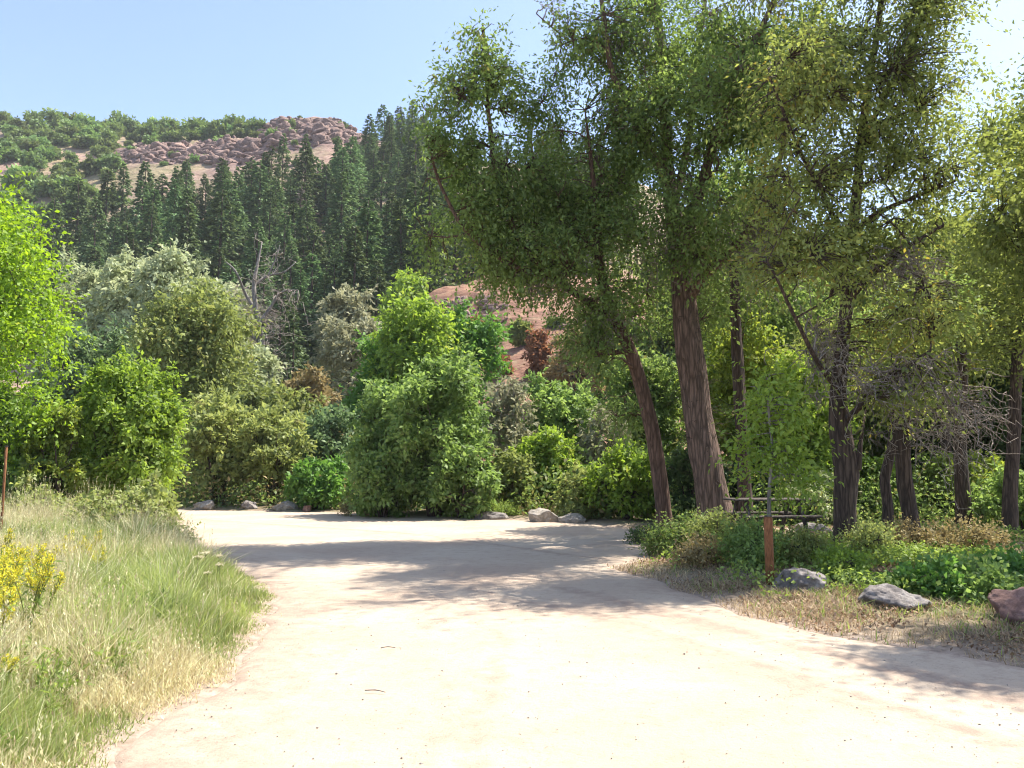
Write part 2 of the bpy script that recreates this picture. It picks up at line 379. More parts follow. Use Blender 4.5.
def grid(xs, ys, zf):
    X, Y = np.meshgrid(xs, ys); X = X.ravel(); Y = Y.ravel()
    V = np.c_[X, Y, zf(X, Y)]
    nx = len(xs); ny = len(ys)
    i = np.arange(ny - 1)[:, None] * nx; j = np.arange(nx - 1)[None, :]
    return V, np.stack([i + j, i + j + 1, i + nx + j + 1, i + nx + j], -1).reshape(-1, 4)
def ground_material():
    m, t = new_mat('ground_soil')
    geo = N(t, 'ShaderNodeNewGeometry')
    n1 = N(t, 'ShaderNodeTexNoise', i_Scale=0.7, i_Detail=8, i_Roughness=0.65); t.links.new(geo.outputs['Position'], n1.inputs[0])
    n2 = N(t, 'ShaderNodeTexNoise', i_Scale=9, i_Detail=6, i_Roughness=0.7); t.links.new(geo.outputs['Position'], n2.inputs[0])
    c1 = ramp(t, n1.outputs[0], [(0.38, (0.13, 0.095, 0.06)), (0.5, (0.20, 0.155, 0.09)), (0.62, (0.13, 0.14, 0.055))])
    c2 = ramp(t, n2.outputs[0], [(0.35, (0.24, 0.175, 0.13)), (0.65, (0.40, 0.31, 0.24))])
    a = N(t, 'ShaderNodeAttribute', attribute_name='dust')
    add = N(t, 'ShaderNodeMath', operation='MULTIPLY_ADD', i_1=1.2); t.links.new(n2.outputs[0], add.inputs[0]); 
    sb = N(t, 'ShaderNodeMath', operation='SUBTRACT', i_1=0.6); t.links.new(a.outputs['Fac'], sb.inputs[0]); t.links.new(sb.outputs[0], add.inputs[2])
    cl = N(t, 'ShaderNodeClamp'); t.links.new(add.outputs[0], cl.inputs[0])
    mx = N(t, 'ShaderNodeMix', data_type='RGBA'); t.links.new(cl.outputs[0], mx.inputs[0]); t.links.new(c1, mx.inputs[6]); t.links.new(c2, mx.inputs[7])
    p = N(t, 'ShaderNodeBsdfPrincipled', i_Roughness=0.95); t.links.new(mx.outputs[2], p.inputs['Base Color'])
    bp = N(t, 'ShaderNodeBump', i_Strength=0.6, i_Distance=0.03); t.links.new(n2.outputs[0], bp.inputs['Height']); t.links.new(bp.outputs[0], p.inputs['Normal'])
    o = N(t, 'ShaderNodeOutputMaterial'); t.links.new(p.outputs[0], o.inputs[0]); return m
def geomspace(a, b, n): return np.geomspace(a, b, n)
xs = np.r_[-geomspace(14, 1500, 26)[::-1], np.arange(-13.85, 13.85, .15), geomspace(14, 1500, 26)]
ys = np.r_[-geomspace(10, 1200, 16)[::-1], np.arange(-9, 3, 1.0), np.arange(3, 34, .15), geomspace(34, 1500, 30)]
def zg(X, Y):
    z = gz(X, Y); d = road_d(X, Y); d = np.where(Y > 30.5, 31.5 - Y, d)
    z = z - np.clip(d / .25, 0, 1) * .05
    return np.where(Y > 45, np.minimum(z, 0) - np.clip((Y - 45) / 5, 0, 1), z)
V, Q = grid(xs, ys, zg)
dd = road_d(V[:, 0], V[:, 1])
pth = np.exp(-((V[:, 1] - 18.8 - (V[:, 0] - 3) * .02) / 1.1) ** 2) * (V[:, 0] > 3) * (V[:, 0] < 10)
o = link('ground', mesh('ground', V, Q, ground_material(), smooth=True, attrs={'dust': np.maximum(np.clip(1 + dd / .9, 0, 1), pth)})); tag(o, kind='structure')

# road sheet
def road_material():
    m, t = new_mat('road_dirt')
    geo = N(t, 'ShaderNodeNewGeometry')
    n1 = N(t, 'ShaderNodeTexNoise', i_Scale=0.45, i_Detail=6, i_Roughness=0.6, i_Distortion=.3); t.links.new(geo.outputs['Position'], n1.inputs[0])
    n2 = N(t, 'ShaderNodeTexNoise', i_Scale=30, i_Detail=6, i_Roughness=0.75); t.links.new(geo.outputs['Position'], n2.inputs[0])
    n3 = N(t, 'ShaderNodeTexNoise', i_Scale=5, i_Detail=5, i_Roughness=0.7); t.links.new(geo.outputs['Position'], n3.inputs[0])
    a = N(t, 'ShaderNodeAttribute', attribute_name='rough')
    base = ramp(t, n1.outputs[0], [(0.35, (0.42, 0.315, 0.232)), (0.6, (0.495, 0.400, 0.300))])
    ad = N(t, 'ShaderNodeMath', operation='ADD'); t.links.new(a.outputs['Fac'], ad.inputs[0])
    s3 = N(t, 'ShaderNodeMapRange', i_1=.35, i_2=.65, i_3=-.45, i_4=.45); t.links.new(n3.outputs[0], s3.inputs[0]); t.links.new(s3.outputs[0], ad.inputs[1])
    cl = N(t, 'ShaderNodeClamp'); t.links.new(ad.outputs[0], cl.inputs[0])
    mx = N(t, 'ShaderNodeMix', data_type='RGBA'); mx.inputs[7].default_value = (0.335, 0.245, 0.185, 1)
    t.links.new(cl.outputs[0], mx.inputs[0]); t.links.new(base, mx.inputs[6])
    sp = ramp(t, n2.outputs[0], [(0.3, (0.62, 0.58, .56)), (0.45, (1, 1, 1))])
    ml = N(t, 'ShaderNodeMix', data_type='RGBA', blend_type='MULTIPLY'); ml.inputs[0].default_value = 0.75
    t.links.new(mx.outputs[2], ml.inputs[6]); t.links.new(sp, ml.inputs[7])
    p = N(t, 'ShaderNodeBsdfPrincipled', i_Roughness=0.95); t.links.new(ml.outputs[2], p.inputs['Base Color'])
    hh = N(t, 'ShaderNodeMath', operation='ADD'); t.links.new(n2.outputs[0], hh.inputs[0]); t.links.new(n3.outputs[0], hh.inputs[1])
    bp = N(t, 'ShaderNodeBump', i_Strength=0.7, i_Distance=0.02); t.links.new(hh.outputs[0], bp.inputs['Height']); t.links.new(bp.outputs[0], p.inputs['Normal'])
    o = N(t, 'ShaderNodeOutputMaterial'); t.links.new(p.outputs[0], o.inputs[0]); return m
def poly_dist(X, Y, pts):
    d = np.full(len(X), 1e9)
    for (a, b) in zip(pts[:-1], pts[1:]):
        a = np.array(a[:2]); b = np.array(b[:2]); ab = b - a
        t = np.clip(((X - a[0]) * ab[0] + (Y - a[1]) * ab[1]) / (ab @ ab), 0, 1)
        d = np.minimum(d, np.hypot(X - a[0] - t * ab[0], Y - a[1] - t * ab[1]))
    return d
yy = np.r_[np.arange(-30, 3, .5), np.arange(3, 31.5, .09)]
tt = np.linspace(0, 1, 150)
L = road_l(yy) - .05; Rr_ = np.maximum(road_r(yy), L + .5) + .05
X = (L[:, None] * (1 - tt) + Rr_[:, None] * tt).ravel(); Y = np.repeat(yy, len(tt))
ed = np.minimum(X - np.repeat(L, len(tt)), np.repeat(Rr_, len(tt)) - X)
tracks = [[gnd(470, 590), gnd(640, 628), gnd(830, 690), gnd(1100, 775)], [gnd(400, 585), gnd(500, 640), gnd(470, 740), gnd(430, 900)],
          [gnd(560, 588), gnd(760, 640), gnd(1100, 720)], [gnd(200, 520), gnd(420, 535), gnd(600, 560)]]
tr = np.zeros(len(X)); rut = np.zeros(len(X))
for k, tk in enumerate(tracks):
    dwob = poly_dist(X, Y, tk) + (fbm(np.c_[X, Y], 1.5, 90 + k) - .5) * .3
    tr = np.maximum(tr, np.exp(-(dwob / .15) ** 2) * (.28 if k == 1 else .7)); rut = np.maximum(rut, np.exp(-((dwob - .12) / .10) ** 2))
edge = np.clip(1 - (X - np.repeat(L, len(tt))) / 1.1, 0, 1) * .75
edge = np.maximum(edge, np.clip(1 - (np.repeat(Rr_, len(tt)) - X) / .6, 0, 1) * .6)
Z = gz(X, Y) + .006 + (fbm(np.c_[X, Y], .5, 33) - .5) * .012 + rut * .012 - np.clip(1 - ed / .18, 0, 1) ** 2 * .07
i = np.arange(len(yy) - 1)[:, None] * len(tt); j = np.arange(len(tt) - 1)[None, :]
Q = np.stack([i + j, i + j + 1, i + len(tt) + j + 1, i + len(tt) + j], -1).reshape(-1, 4)
o = link('road', mesh('road', np.c_[X, Y, Z], Q, road_material(), smooth=True, attrs={'rough': np.maximum(tr, edge)})); tag(o, kind='structure')
ROADM = o.data.materials[0]
# picnic-site path behind the bank
xx = np.linspace(3.2, 9.5, 80); tw = np.linspace(-1, 1, 24)
cyl = 19.3 + (vnoise(np.c_[xx, xx * 0], 2, 8) - .5) * .5 - (xx - 3.2) * .05; hw = 0.95 + (vnoise(np.c_[xx, xx * 0], .8, 9) - .5) * .4
X = np.repeat(xx, len(tw)); Y = (cyl[:, None] + hw[:, None] * tw).ravel()
Z = np.array(gz(X, Y)) + .012 - np.tile(np.clip((np.abs(tw) - .8) / .2, 0, 1) ** 2 * .06, len(xx))
i = np.arange(len(xx) - 1)[:, None] * len(tw); j = np.arange(len(tw) - 1)[None, :]
Q = np.stack([i + j, i + len(tw) + j, i + len(tw) + j + 1, i + j + 1], -1).reshape(-1, 4)
o = link('path', mesh('path', np.c_[X, Y, Z], Q, ROADM, smooth=True, attrs={'rough': np.full(len(X), .3)})); tag(o, kind='structure')

# hillside
def hill_material():
    m, t = new_mat('hillside_soil')
    geo = N(t, 'ShaderNodeNewGeometry')
    n1 = N(t, 'ShaderNodeTexNoise', i_Scale=0.05, i_Detail=8, i_Roughness=0.7); t.links.new(geo.outputs['Position'], n1.inputs[0])
    n2 = N(t, 'ShaderNodeTexNoise', i_Scale=0.5, i_Detail=9, i_Roughness=0.75); t.links.new(geo.outputs['Position'], n2.inputs[0])
    mp = N(t, 'ShaderNodeMapping'); mp.inputs['Scale'].default_value = (.11, .11, .5); t.links.new(geo.outputs['Position'], mp.inputs[0])
    n3 = N(t, 'ShaderNodeTexNoise', i_Scale=1.0, i_Detail=7, i_Roughness=0.7, i_Distortion=.8); t.links.new(mp.outputs[0], n3.inputs[0])
    grass = ramp(t, n2.outputs[0], [(0.35, (0.12, 0.105, 0.05)), (0.5, (0.27, 0.215, 0.11)), (0.65, (0.36, 0.29, 0.18))])
    soil = ramp(t, n2.outputs[0], [(0.35, (0.20, 0.115, 0.085)), (0.55, (0.35, 0.23, 0.175)), (0.7, (0.44, 0.32, 0.25))])
    rk = ramp(t, n3.outputs[0], [(0.36, (0.055, 0.04, 0.042)), (0.47, (0.20, 0.125, 0.11)), (0.56, (0.33, 0.20, 0.165)), (0.68, (0.40, 0.32, 0.27))])
    m1 = N(t, 'ShaderNodeMapRange', i_1=.42, i_2=.58); t.links.new(n1.outputs[0], m1.inputs[0])
    mx = N(t, 'ShaderNodeMix', data_type='RGBA'); t.links.new(m1.outputs[0], mx.inputs[0]); t.links.new(soil, mx.inputs[6]); t.links.new(grass, mx.inputs[7])
    a = N(t, 'ShaderNodeAttribute', attribute_name='rock'); ad = N(t, 'ShaderNodeMath', operation='MULTIPLY_ADD', i_1=1.5, i_2=-.75)
    t.links.new(n2.outputs[0], ad.inputs[0]); a2 = N(t, 'ShaderNodeMath', operation='ADD'); t.links.new(ad.outputs[0], a2.inputs[0]); t.links.new(a.outputs['Fac'], a2.inputs[1])
    s = N(t, 'ShaderNodeMapRange', i_1=.3, i_2=.6); t.links.new(a2.outputs[0], s.inputs[0])
    mx2 = N(t, 'ShaderNodeMix', data_type='RGBA'); t.links.new(s.outputs[0], mx2.inputs[0]); t.links.new(mx.outputs[2], mx2.inputs[6]); t.links.new(rk, mx2.inputs[7])
    ru = N(t, 'ShaderNodeAttribute', attribute_name='rust')
    rc = ramp(t, n2.outputs[0], [(0.36, (0.13, 0.062, 0.040)), (0.5, (0.27, 0.135, 0.085)), (0.6, (0.30, 0.19, 0.11)), (0.7, (0.36, 0.27, 0.17))])
    mx3 = N(t, 'ShaderNodeMix', data_type='RGBA'); t.links.new(ru.outputs['Fac'], mx3.inputs[0]); t.links.new(mx2.outputs[2], mx3.inputs[6]); t.links.new(rc, mx3.inputs[7])
    p = N(t, 'ShaderNodeBsdfPrincipled', i_Roughness=0.95); t.links.new(mx3.outputs[2], p.inputs['Base Color'])
    bp = N(t, 'ShaderNodeBump', i_Strength=1.0, i_Distance=1.2); t.links.new(n3.outputs[0], bp.inputs['Height']); t.links.new(bp.outputs[0], p.inputs['Normal'])
    o = N(t, 'ShaderNodeOutputMaterial'); t.links.new(p.outputs[0], o.inputs[0]); return m
us = np.r_[np.linspace(-1.7, -.66, 24), np.linspace(-.65, .2, 420), np.linspace(.21, 1.7, 60)]
ysh = np.r_[np.linspace(44, 120, 90), np.linspace(121, 215, 60), np.linspace(216, 352, 170), np.linspace(356, 700, 30)]
U, Yh = np.meshgrid(us, ysh); U = U.ravel(); Yh = Yh.ravel(); Xh = U * Yh
Zh = hz(Xh, Yh)
Zh = np.where(Yh < 52, Zh * (Yh - 44) / 8 + -.6 * (52 - Yh) / 8, Zh)
px_ = 512 + F * Xh / Yh; v_ = (Zh - EYE) / Yh; py_ = 468 - F * v_ * .97
i = np.arange(len(ysh) - 1)[:, None] * len(us); j = np.arange(len(us) - 1)[None, :]
Q = np.stack([i + j, i + j + 1, i + len(us) + j + 1, i + len(us) + j], -1).reshape(-1, 4)
rk = rockzone(px_, py_ , np.c_[Xh, Yh])
o = link('hillside', mesh('hillside', np.c_[Xh, Yh, Zh], Q, hill_material(), smooth=True, attrs={'rock': rk * (Yh > 150), 'rust': np.clip((px_ - 385) / 30, 0, 1) * np.clip((130 - Yh) / 20, 0, 1)})); tag(o, kind='structure')

# angular outcrops standing out of the hillside
def crag_mesh(name, zone, n, smin, smax, mat, seed):
    r = np.random.default_rng(seed); mb = MB()
    g = np.linspace(-1, 1, 7); A, B = np.meshgrid(g, g); A = A.ravel(); B = B.ravel(); O = np.ones_like(A)
    i = np.arange(6)[:, None] * 7; j = np.arange(6)[None, :]; q = np.stack([i + j, i + j + 1, i + 8 + j, i + 7 + j], -1).reshape(-1, 4)
    cs = norm(np.concatenate([np.stack(f, 1) for f in [(A, B, O), (B, A, -O), (O, A, B), (-O, B, A), (B, O, A), (A, -O, B)]]))
    Q = np.concatenate([q + k * 49 for k in range(6)]); got = 0; tr_ = 0
    while got < n and tr_ < n * 60:
        tr_ += 1; px, Y = zone(r); X = (px - 512) / F * Y; z = float(hz(X, Y)[0])
        v = (z - EYE) / Y; py = 384 - F * (v - math.tan(PITCH)) / (1 + v * math.tan(PITCH)); k = rockzone(np.array([px]), np.array([py]), np.array([[X, Y]]))[0]
        if k < .35 + r.random() * .3: continue
        dirs = norm(r.normal(0, 1, (9, 3))); rad = np.ones(len(cs))
        for d in dirs: c = cs @ d; rad = np.minimum(rad, np.where(c > .05, r.uniform(.45, .85) / np.maximum(c, .05), 9))
        s = r.uniform(smin, smax) * (.5 + k * .7); V = cs * (rad * (1 + r.normal(0, .05, len(cs))))[:, None] * s * [r.uniform(.8, 2.2), r.uniform(.7, 1.2), r.uniform(.5, 1.3)]
        a = r.normal(.25, .35); V = np.c_[V[:, 0] * math.cos(a) - V[:, 2] * math.sin(a), V[:, 1], V[:, 0] * math.sin(a) + V[:, 2] * math.cos(a)]
        mb.add(V + [X, Y, z], Q); got += 1
    return tag(mb.build(name, mat), kind='structure')
crag_mat = rock_mat('hill_rock', (0.06, 0.045, 0.05), (0.27, 0.165, 0.135), (0.46, 0.33, 0.27), .7)
crag_mesh('knob_cliff', lambda r: (r.uniform(228, 362), r.uniform(215, 305)), 760, .35, 1.9, crag_mat, 91)
crag_mesh('red_cliff', lambda r: (r.uniform(70, 225), r.uniform(235, 305)), 560, .35, 1.7, crag_mat, 92)
crag_mesh('scree_rocks', lambda r: (r.uniform(420, 640), r.uniform(64, 105)), 260, .2, .8, crag_mat, 93)

# the air between here and the far slopes
hb = 0.0002
m_, t_ = new_mat('haze_air'); pv = N(t_, 'ShaderNodeVolumePrincipled'); pv.inputs['Color'].default_value = (.93, .96, 1, 1); pv.inputs['Density'].default_value = hb
o_ = N(t_, 'ShaderNodeOutputMaterial'); t_.links.new(pv.outputs[0], o_.inputs['Volume'])
bx = np.array([[x, y, z] for x in (-1600, 1600) for y in (-1300, 1600) for z in (-60, 330)], float)
o = link('haze', mesh('haze', bx, np.array([[0, 1, 3, 2], [4, 6, 7, 5], [0, 4, 5, 1], [2, 3, 7, 6], [0, 2, 6, 4], [1, 5, 7, 3]]), m_)); tag(o, kind='stuff')

# ------------------------------------------------------------------ conifers
def make_conifer(seed, H, W, mat, dead=False):
    r = np.random.default_rng(seed)
    root = bpy.data.objects.new('conifer_tree', None); C.objects.link(root)
    tb = MB(); P, rr = resample([[0, 0, 0], [r.normal(0, .15), r.normal(0, .15), H * .5], [0, 0, H]], [.28, .17, .02], 8); tube(tb, P, rr, 6)
    cb = MB(); k = 0; z = H * r.uniform(.02, .05)
    starts = []; ends = []
    while z < H * .985:
        f = 1 - z / H
        rad = W * (f ** .74) * r.uniform(.78, 1.12) * (0.75 + .25 * min(1, (z / H) * 6)) + .06
        nb = r.integers(5, 8)
        for b in range(nb):
            if r.random() < .08: continue
            a = r.uniform(0, 6.28); L = rad * r.uniform(.65, 1.15)
            s = np.array([0, 0, z + r.uniform(-.1, .1)]); e = s + np.array([math.cos(a) * L, math.sin(a) * L, -L * r.uniform(.12, .45) + f * 0 + .15])
            starts.append(s); ends.append(e)
        z += .30 + .34 * f * r.uniform(.7, 1.2)
    S = np.array(starts); E = np.array(ends)
    if dead:
        twigs(tb, S, E, .035, .01, r, .02, 2)
    keep = r.random(len(S)) < (.25 if dead else 1)
    S = S[keep]; E = E[keep]; Ln = np.linalg.norm(E - S, axis=1)
    for q in range(15):
        t = r.uniform(.25, 1.0, len(S)) ** .8
        pp = S + (E - S) * t[:, None] + r.normal(0, .12, S.shape) * Ln[:, None] * .5
        hf = np.clip(1 - S[:, 2] / H, 0, 1); leaves(cb, pp, .36 + .42 * hf ** .6, .20 + .2 * hf ** .6, r, D=norm(E - S) * 1.7, spread=.45, droop=.35, up=2.5, var=np.clip(r.normal(.45, .25, len(S)) + .25 * (t - .6), 0, 1))
    tb.build('trunk', M['bark2'], root); cb.build('crown', mat, root)
    return root
spec = [(1, 17, 4.2), (2, 19, 4.6), (3, 15, 4.2), (4, 20, 3.9), (5, 13, 4.4), (6, 18, 3.6), (7, 16, 5.0)]
conifers = [make_conifer(s, h, wd, M['needle']) for s, h, wd in spec]
conifer_dead = make_conifer(9, 14, 1.9, M['needle_d'], True)
r = np.random.default_rng(20)
cells = []
def conif_ok(px, Y):
    # the upper edge of the stand, as a limit on distance for each direction
    ymax = np.interp(px, [-40, 20, 60, 110, 160, 200, 260, 330, 370, 420, 520, 620, 720], [165, 180, 190, 194, 200, 200, 200, 208, 250, 290, 300, 300, 260])
    ymin = np.interp(px, [-40, 60, 180, 260, 330, 400, 440, 620], [122, 122, 118, 98, 98, 104, 108, 112])
    return ymin < Y < ymax
pts = []
tries = 0
while len(pts) < 290 and tries < 40000:
    tries += 1
    px = r.uniform(-20, 640); Y = math.sqrt(r.uniform(95 ** 2, 300 ** 2))
    if px > 440 and r.random() < (.82 if Y < 150 else .96): continue
    if not conif_ok(px, Y): continue
    X = (px - 512) / F * Y
    if any((X - a) ** 2 + ((Y - b) * .8) ** 2 < (2.9 + 0.006 * Y) ** 2 for a, b in pts): continue
    pts.append((X, Y))
labs = {'a': 'dark green conifer in the dense stand below the long red cliff band at upper left',
        'b': 'dark green conifer in the dense stand below the rounded rocky knob on the skyline',
        'c': 'dark conifer on the ridge shoulder just right of the rocky knob',
        'd': 'dark conifer far up the slope, seen through gaps in the big leaning tree'}
grps = {'a': 'conifers below the red cliff band', 'b': 'conifers below the rocky knob', 'c': 'conifers on the ridge shoulder', 'd': 'conifers seen through the big tree'}
first = set()
allpts = [(X, Y, 'n') for X, Y in pts]
def stand_label(key, px, Y):
    lo, hi = {'a': (-20, 215), 'b': (215, 362), 'c': (362, 450), 'd': (450, 640)}[key]
    side = ['left end', 'middle', 'right end'][int(np.clip((px - lo) / (hi - lo) * 3, 0, 2))]
    row = 'lowest-row' if Y < 138 else 'mid-slope' if Y < 172 else 'top-row'
    where = {'a': 'dark stand under the long red cliff band', 'b': 'dark stand under the rounded rocky knob', 'c': 'stand on the ridge shoulder against the sky', 'd': 'stand half hidden behind the big leaning tree'}[key]
    return row + ' conifer, ' + side + ' of the ' + where
for n, (X, Y, _) in enumerate(allpts):
    px = 512 + F * X / Y
    key = 'a' if px < 215 else 'b' if px < 362 else 'c' if px < 450 else 'd'
    pi = int(r.integers(0, len(conifers))); s = r.uniform(.6, 1.1) * (1.08 if key == 'a' else 1.0)
    z = float(tz(X, Y)[0]) - .3
    if pi not in first:
        first.add(pi); c = conifers[pi]; c.location = (X, Y, z); c.rotation_euler = (0, 0, r.uniform(0, 6)); c.scale = (s, s, s)
        tag(c, stand_label(key, px, Y), 'conifer', grps[key])
    else:
        c = copy_tree(conifers[pi], (X, Y, z), r.uniform(0, 6.28), (s * r.uniform(.98, 1.35),) * 2 + (s,), stand_label(key, px, Y), grps[key]); c['category'] = 'conifer'
p = at(300, 235, 165); conifer_dead.location = (p[0], 165, float(tz(p[0], 165)[0])); tag(conifer_dead, 'grey half-dead conifer standing in the dark stand below the rocky knob', 'dead conifer')
# nearer conifers in the gap of the valley trees
for (px, Y, s, pi, lb) in [(291, 78, .72, 1, 'tall dark conifer right behind the bare grey tree'), (312, 70, .58, 4, 'bushy dark conifer beside the pale willow in the valley gap'),
                           (278, 88, .85, 3, 'dark conifer just above the bare grey tree, its top against the stand'), (330, 90, .62, 6, 'broad dark conifer behind the pale round willow'),
                           (375, 96, .8, 0, 'dark conifer left of the red scree slope')]:
    X = (px - 512) / F * Y
    c = copy_tree(conifers[pi], (X, Y, float(tz(X, Y)[0]) - .3), Y, (s, s, s), lb); c['category'] = 'conifer'
    if 'group' in c: del c['group']

# ------------------------------------------------------------------ leafy trees and shrubs
def blob_points(r, c, rad, n, gap=.0, gs=1.0, shell=2.6, seed=0):
    c = np.asarray(c, float); rad = np.asarray(rad, float); out = []
    got = 0; tries_ = 0
    while got < n:
        d = norm(r.normal(0, 1, (n * 2, 3))); q = r.random(n * 2) ** (1 / shell)
        P = c + d * q[:, None] * rad * r.uniform(.85, 1.12, (n * 2, 1))
        tries_ = tries_ + 1
        if gap and tries_ < 5: P = P[(vnoise(P, gs, seed) > gap) & (vnoise(P, gs * 2.8, seed + 3) > gap * .72)]
        if len(P) == 0: continue
        out.append(P); got += len(P)
    return np.concatenate(out)[:n]

def leafy(mbt, mbc, r, skel, blobs, per, leafL, leafW, sig=.3, gap=.35, gs=1.0, droop=.4, twr=.012, seed=0, bare=0.0, zmin=None, shell=2.6):
    """skel: list of (P,R) limbs; blobs: (centre, radii, clusters)"""
    SK = np.concatenate([s[0] for s in skel]); SR = np.concatenate([s[1] for s in skel])
    for bi, (c, rad, nc) in enumerate(blobs):
        c = np.asarray(c, float)
        # secondary limbs inside the blob
        nl = max(3, min(9, nc // 25))
        tips = blob_points(r, c, np.asarray(rad) * .75, nl)
        for tp in tips:
            d = np.linalg.norm(SK - tp, axis=1) + np.where(SK[:, 2] > tp[2], 1.5, 0) * (np.linalg.norm(rad) * .5)
            k = int(np.argmin(d)); s = SK[k]; L = np.linalg.norm(tp - s)
            r0 = min(SR[k] * .7, .02 + L * .018)
            mid = (s + tp) / 2 + r.normal(0, .08, 3) * L + np.array([0, 0, .06 * L])
            P, Rr = resample([s, mid, tp], [r0, r0 * .65, .012], max(4, int(L / .35) + 2))
            tube(mbt, P, Rr, 5, cap=False); SK = np.r_[SK, P[1:]]; SR = np.r_[SR, Rr[1:]]
        cl = blob_points(r, c, rad, nc, gap, gs, shell, seed=seed + (bi if shell > 2 else 0))
        if zmin is not None: cl = cl[cl[:, 2] > zmin]
        # attach to nearest skeleton point
        near = np.empty(len(cl), int)
        for a in range(0, len(cl), 400):
            D2 = ((cl[a:a + 400, None, :] - SK[None]) ** 2).sum(-1); near[a:a + 400] = D2.argmin(1)
        twigs(mbt, SK[near], cl, np.minimum(twr * 1.6, SR[near]), twr * .4, r, .08, 3)
        m = r.random(len(cl)) >= bare; cl2 = cl[m]; nr = near[m]
        if len(cl2) == 0: continue
        cv = vnoise(cl2, 1.2, seed + 77) * .5 + r.normal(0, .1, len(cl2))
        D = norm(cl2 - SK[nr])
        ns = max(2, per // 8); pl = max(3, per // ns)
        rs = np.repeat(np.arange(len(cl2)), ns)
        sd = D[rs] * .5 + r.normal(0, .75, (len(rs), 3)); sd[:, 2] -= droop * .6; sd = norm(sd)
        s0 = cl2[rs] + r.normal(0, .25, (len(rs), 3)) * sig - D[rs] * sig * .5
        rep = np.repeat(np.arange(len(rs)), pl); t_ = np.tile((np.arange(pl) + .4) / pl, len(rs))
        Ls = sig * r.uniform(1.6, 3.4, len(rs))
        P = s0[rep] + sd[rep] * (t_ * Ls[rep])[:, None] + r.normal(0, .14, (len(rep), 3)) * sig
        P[:, 2] -= (t_ ** 2) * Ls[rep] * droop * .35
        leaves(mbc, P, leafL, leafW, r, D=sd[rep] * .75, spread=.62, droop=droop * .7, up=.9, var=np.clip(cv[rs][rep] + np.repeat(r.uniform(0, .3, len(rs)), pl) + r.uniform(0, .3, len(rep)), 0, 1))

def place_tree(name, label, cat, px, Y, top, width, mat, barkm='bark2', H=None, base=None, leaf=None, dens=1.0, sig=None, stems=1, low=.12, group=None, seed=None,
               gap=.3, lobes=7, bare=0.0, droop=.4, depth=1.0, shape=0.8, trunk_r=None):
    """free standing tree / shrub from its direction, distance, top and width"""
    global _sd
    _sd += 1; sd_ = _sd if seed is None else seed
    r = np.random.default_rng(1000 + sd_)
    b = at(px, 400, Y); x0 = b[0]; z0 = float(tz(x0, Y)[0]) - .03
    ztop = at(px, top, Y)[2]; H = H or (ztop - z0); Wd = width / F * Y / 2
    root = bpy.data.objects.new(name, None); C.objects.link(root); root.location = (x0, Y, z0)
    tag(root, label, cat, group)
    mt = MB(); mc = MB(); skel = []
    sig = sig or max(.09, min(.42, H * .036)); tr_ = trunk_r or max(.02, H * .016)
    for s in range(stems):
        a = s / stems * 6.28 + r.uniform(0, 1); k = 0 if stems == 1 else Wd * .55
        P, Rr = resample([[r.normal(0, .05) + .12 * k * math.cos(a), .12 * k * math.sin(a), 0], [k * .4 * math.cos(a) + r.normal(0, .03) * H, k * .4 * math.sin(a), H * .35], [k * math.cos(a), k * math.sin(a), H * (.85 if stems == 1 else .7)]],
                         [tr_ * 1.2, tr_ * .8, tr_ * .15], 12)
        tube(mt, P, Rr, 7, .15, sd_); skel.append((P, Rr))
    blobs = []
    zc0 = H * low
    vol = 0; tmp = []
    lobes = int(lobes * 1.7)
    for q in range(lobes):
        f = (q + r.uniform(.1, .9)) / lobes
        zc = zc0 + (H - zc0) * (0.16 + .68 * f)
        ww = Wd * (math.sin(math.pi * (0.17 + .69 * f ** shape)) ** .7)
        rad = min(Wd * .48, (H - zc0) * .27) * r.choice([.6, .85, 1.1, 1.25])
        a = q * 2.4 + r.uniform(-.4, .4); off = max(0, ww - rad * .8) * r.uniform(.75, 1.12)
        cx = math.cos(a) * off; cyy = math.sin(a) * off * depth
        rz = rad * r.uniform(.75, 1.0); zc = min(zc, H - rz * .92); zc = max(zc, zc0 + rz * .8) if low > .02 else zc
        tmp.append(((cx, cyy, zc), (rad, rad * depth, rz)))
    tmp.append(((r.normal(0, .1) * Wd, 0, H - (H - zc0) * .2), (Wd * .42, Wd * .42 * depth, (H - zc0) * .2)))
    for q in range(26):     # shoots that break the outline
        a = r.uniform(0, 6.28); f = r.uniform(.2, 1); ww = Wd * (math.sin(math.pi * (0.17 + .69 * f ** shape)) ** .7)
        zz = zc0 + (H - zc0) * f * .93; s_ = Wd * r.uniform(.07, .15)
        tmp.append(((math.cos(a) * ww * .97, math.sin(a) * ww * .97 * depth, zz + s_), (s_, s_, s_ * r.uniform(1.2, 2.6))))
    tot = sum(t[1][0] * t[1][2] for t in tmp)
    for c, rad in tmp:
        n = int(max(5, dens * 2.1 * rad[0] * rad[2] / (sig ** 2)))
        blobs.append((c, rad, n))
    leaf = leaf or (.0062 * Y + .01, (.0062 * Y + .01) * .52)
    leafA = leaf[0] * leaf[1] * .5
    per = int(max(8, 3.2 * (2.2 * sig) ** 2 / leafA * .5))
    per = min(per, 60)
    leafy(mt, mc, r, skel, blobs, per, leaf[0], leaf[1], sig, gap + .13, sig * 3.8, droop, twr=max(.006, H * .0016), seed=sd_, bare=bare, zmin=.03)
    mt.build('trunk' if stems == 1 else 'stems', M[barkm], root)
    if mc.n: mc.build('crown', M[mat], root)
    return root
_sd = 0

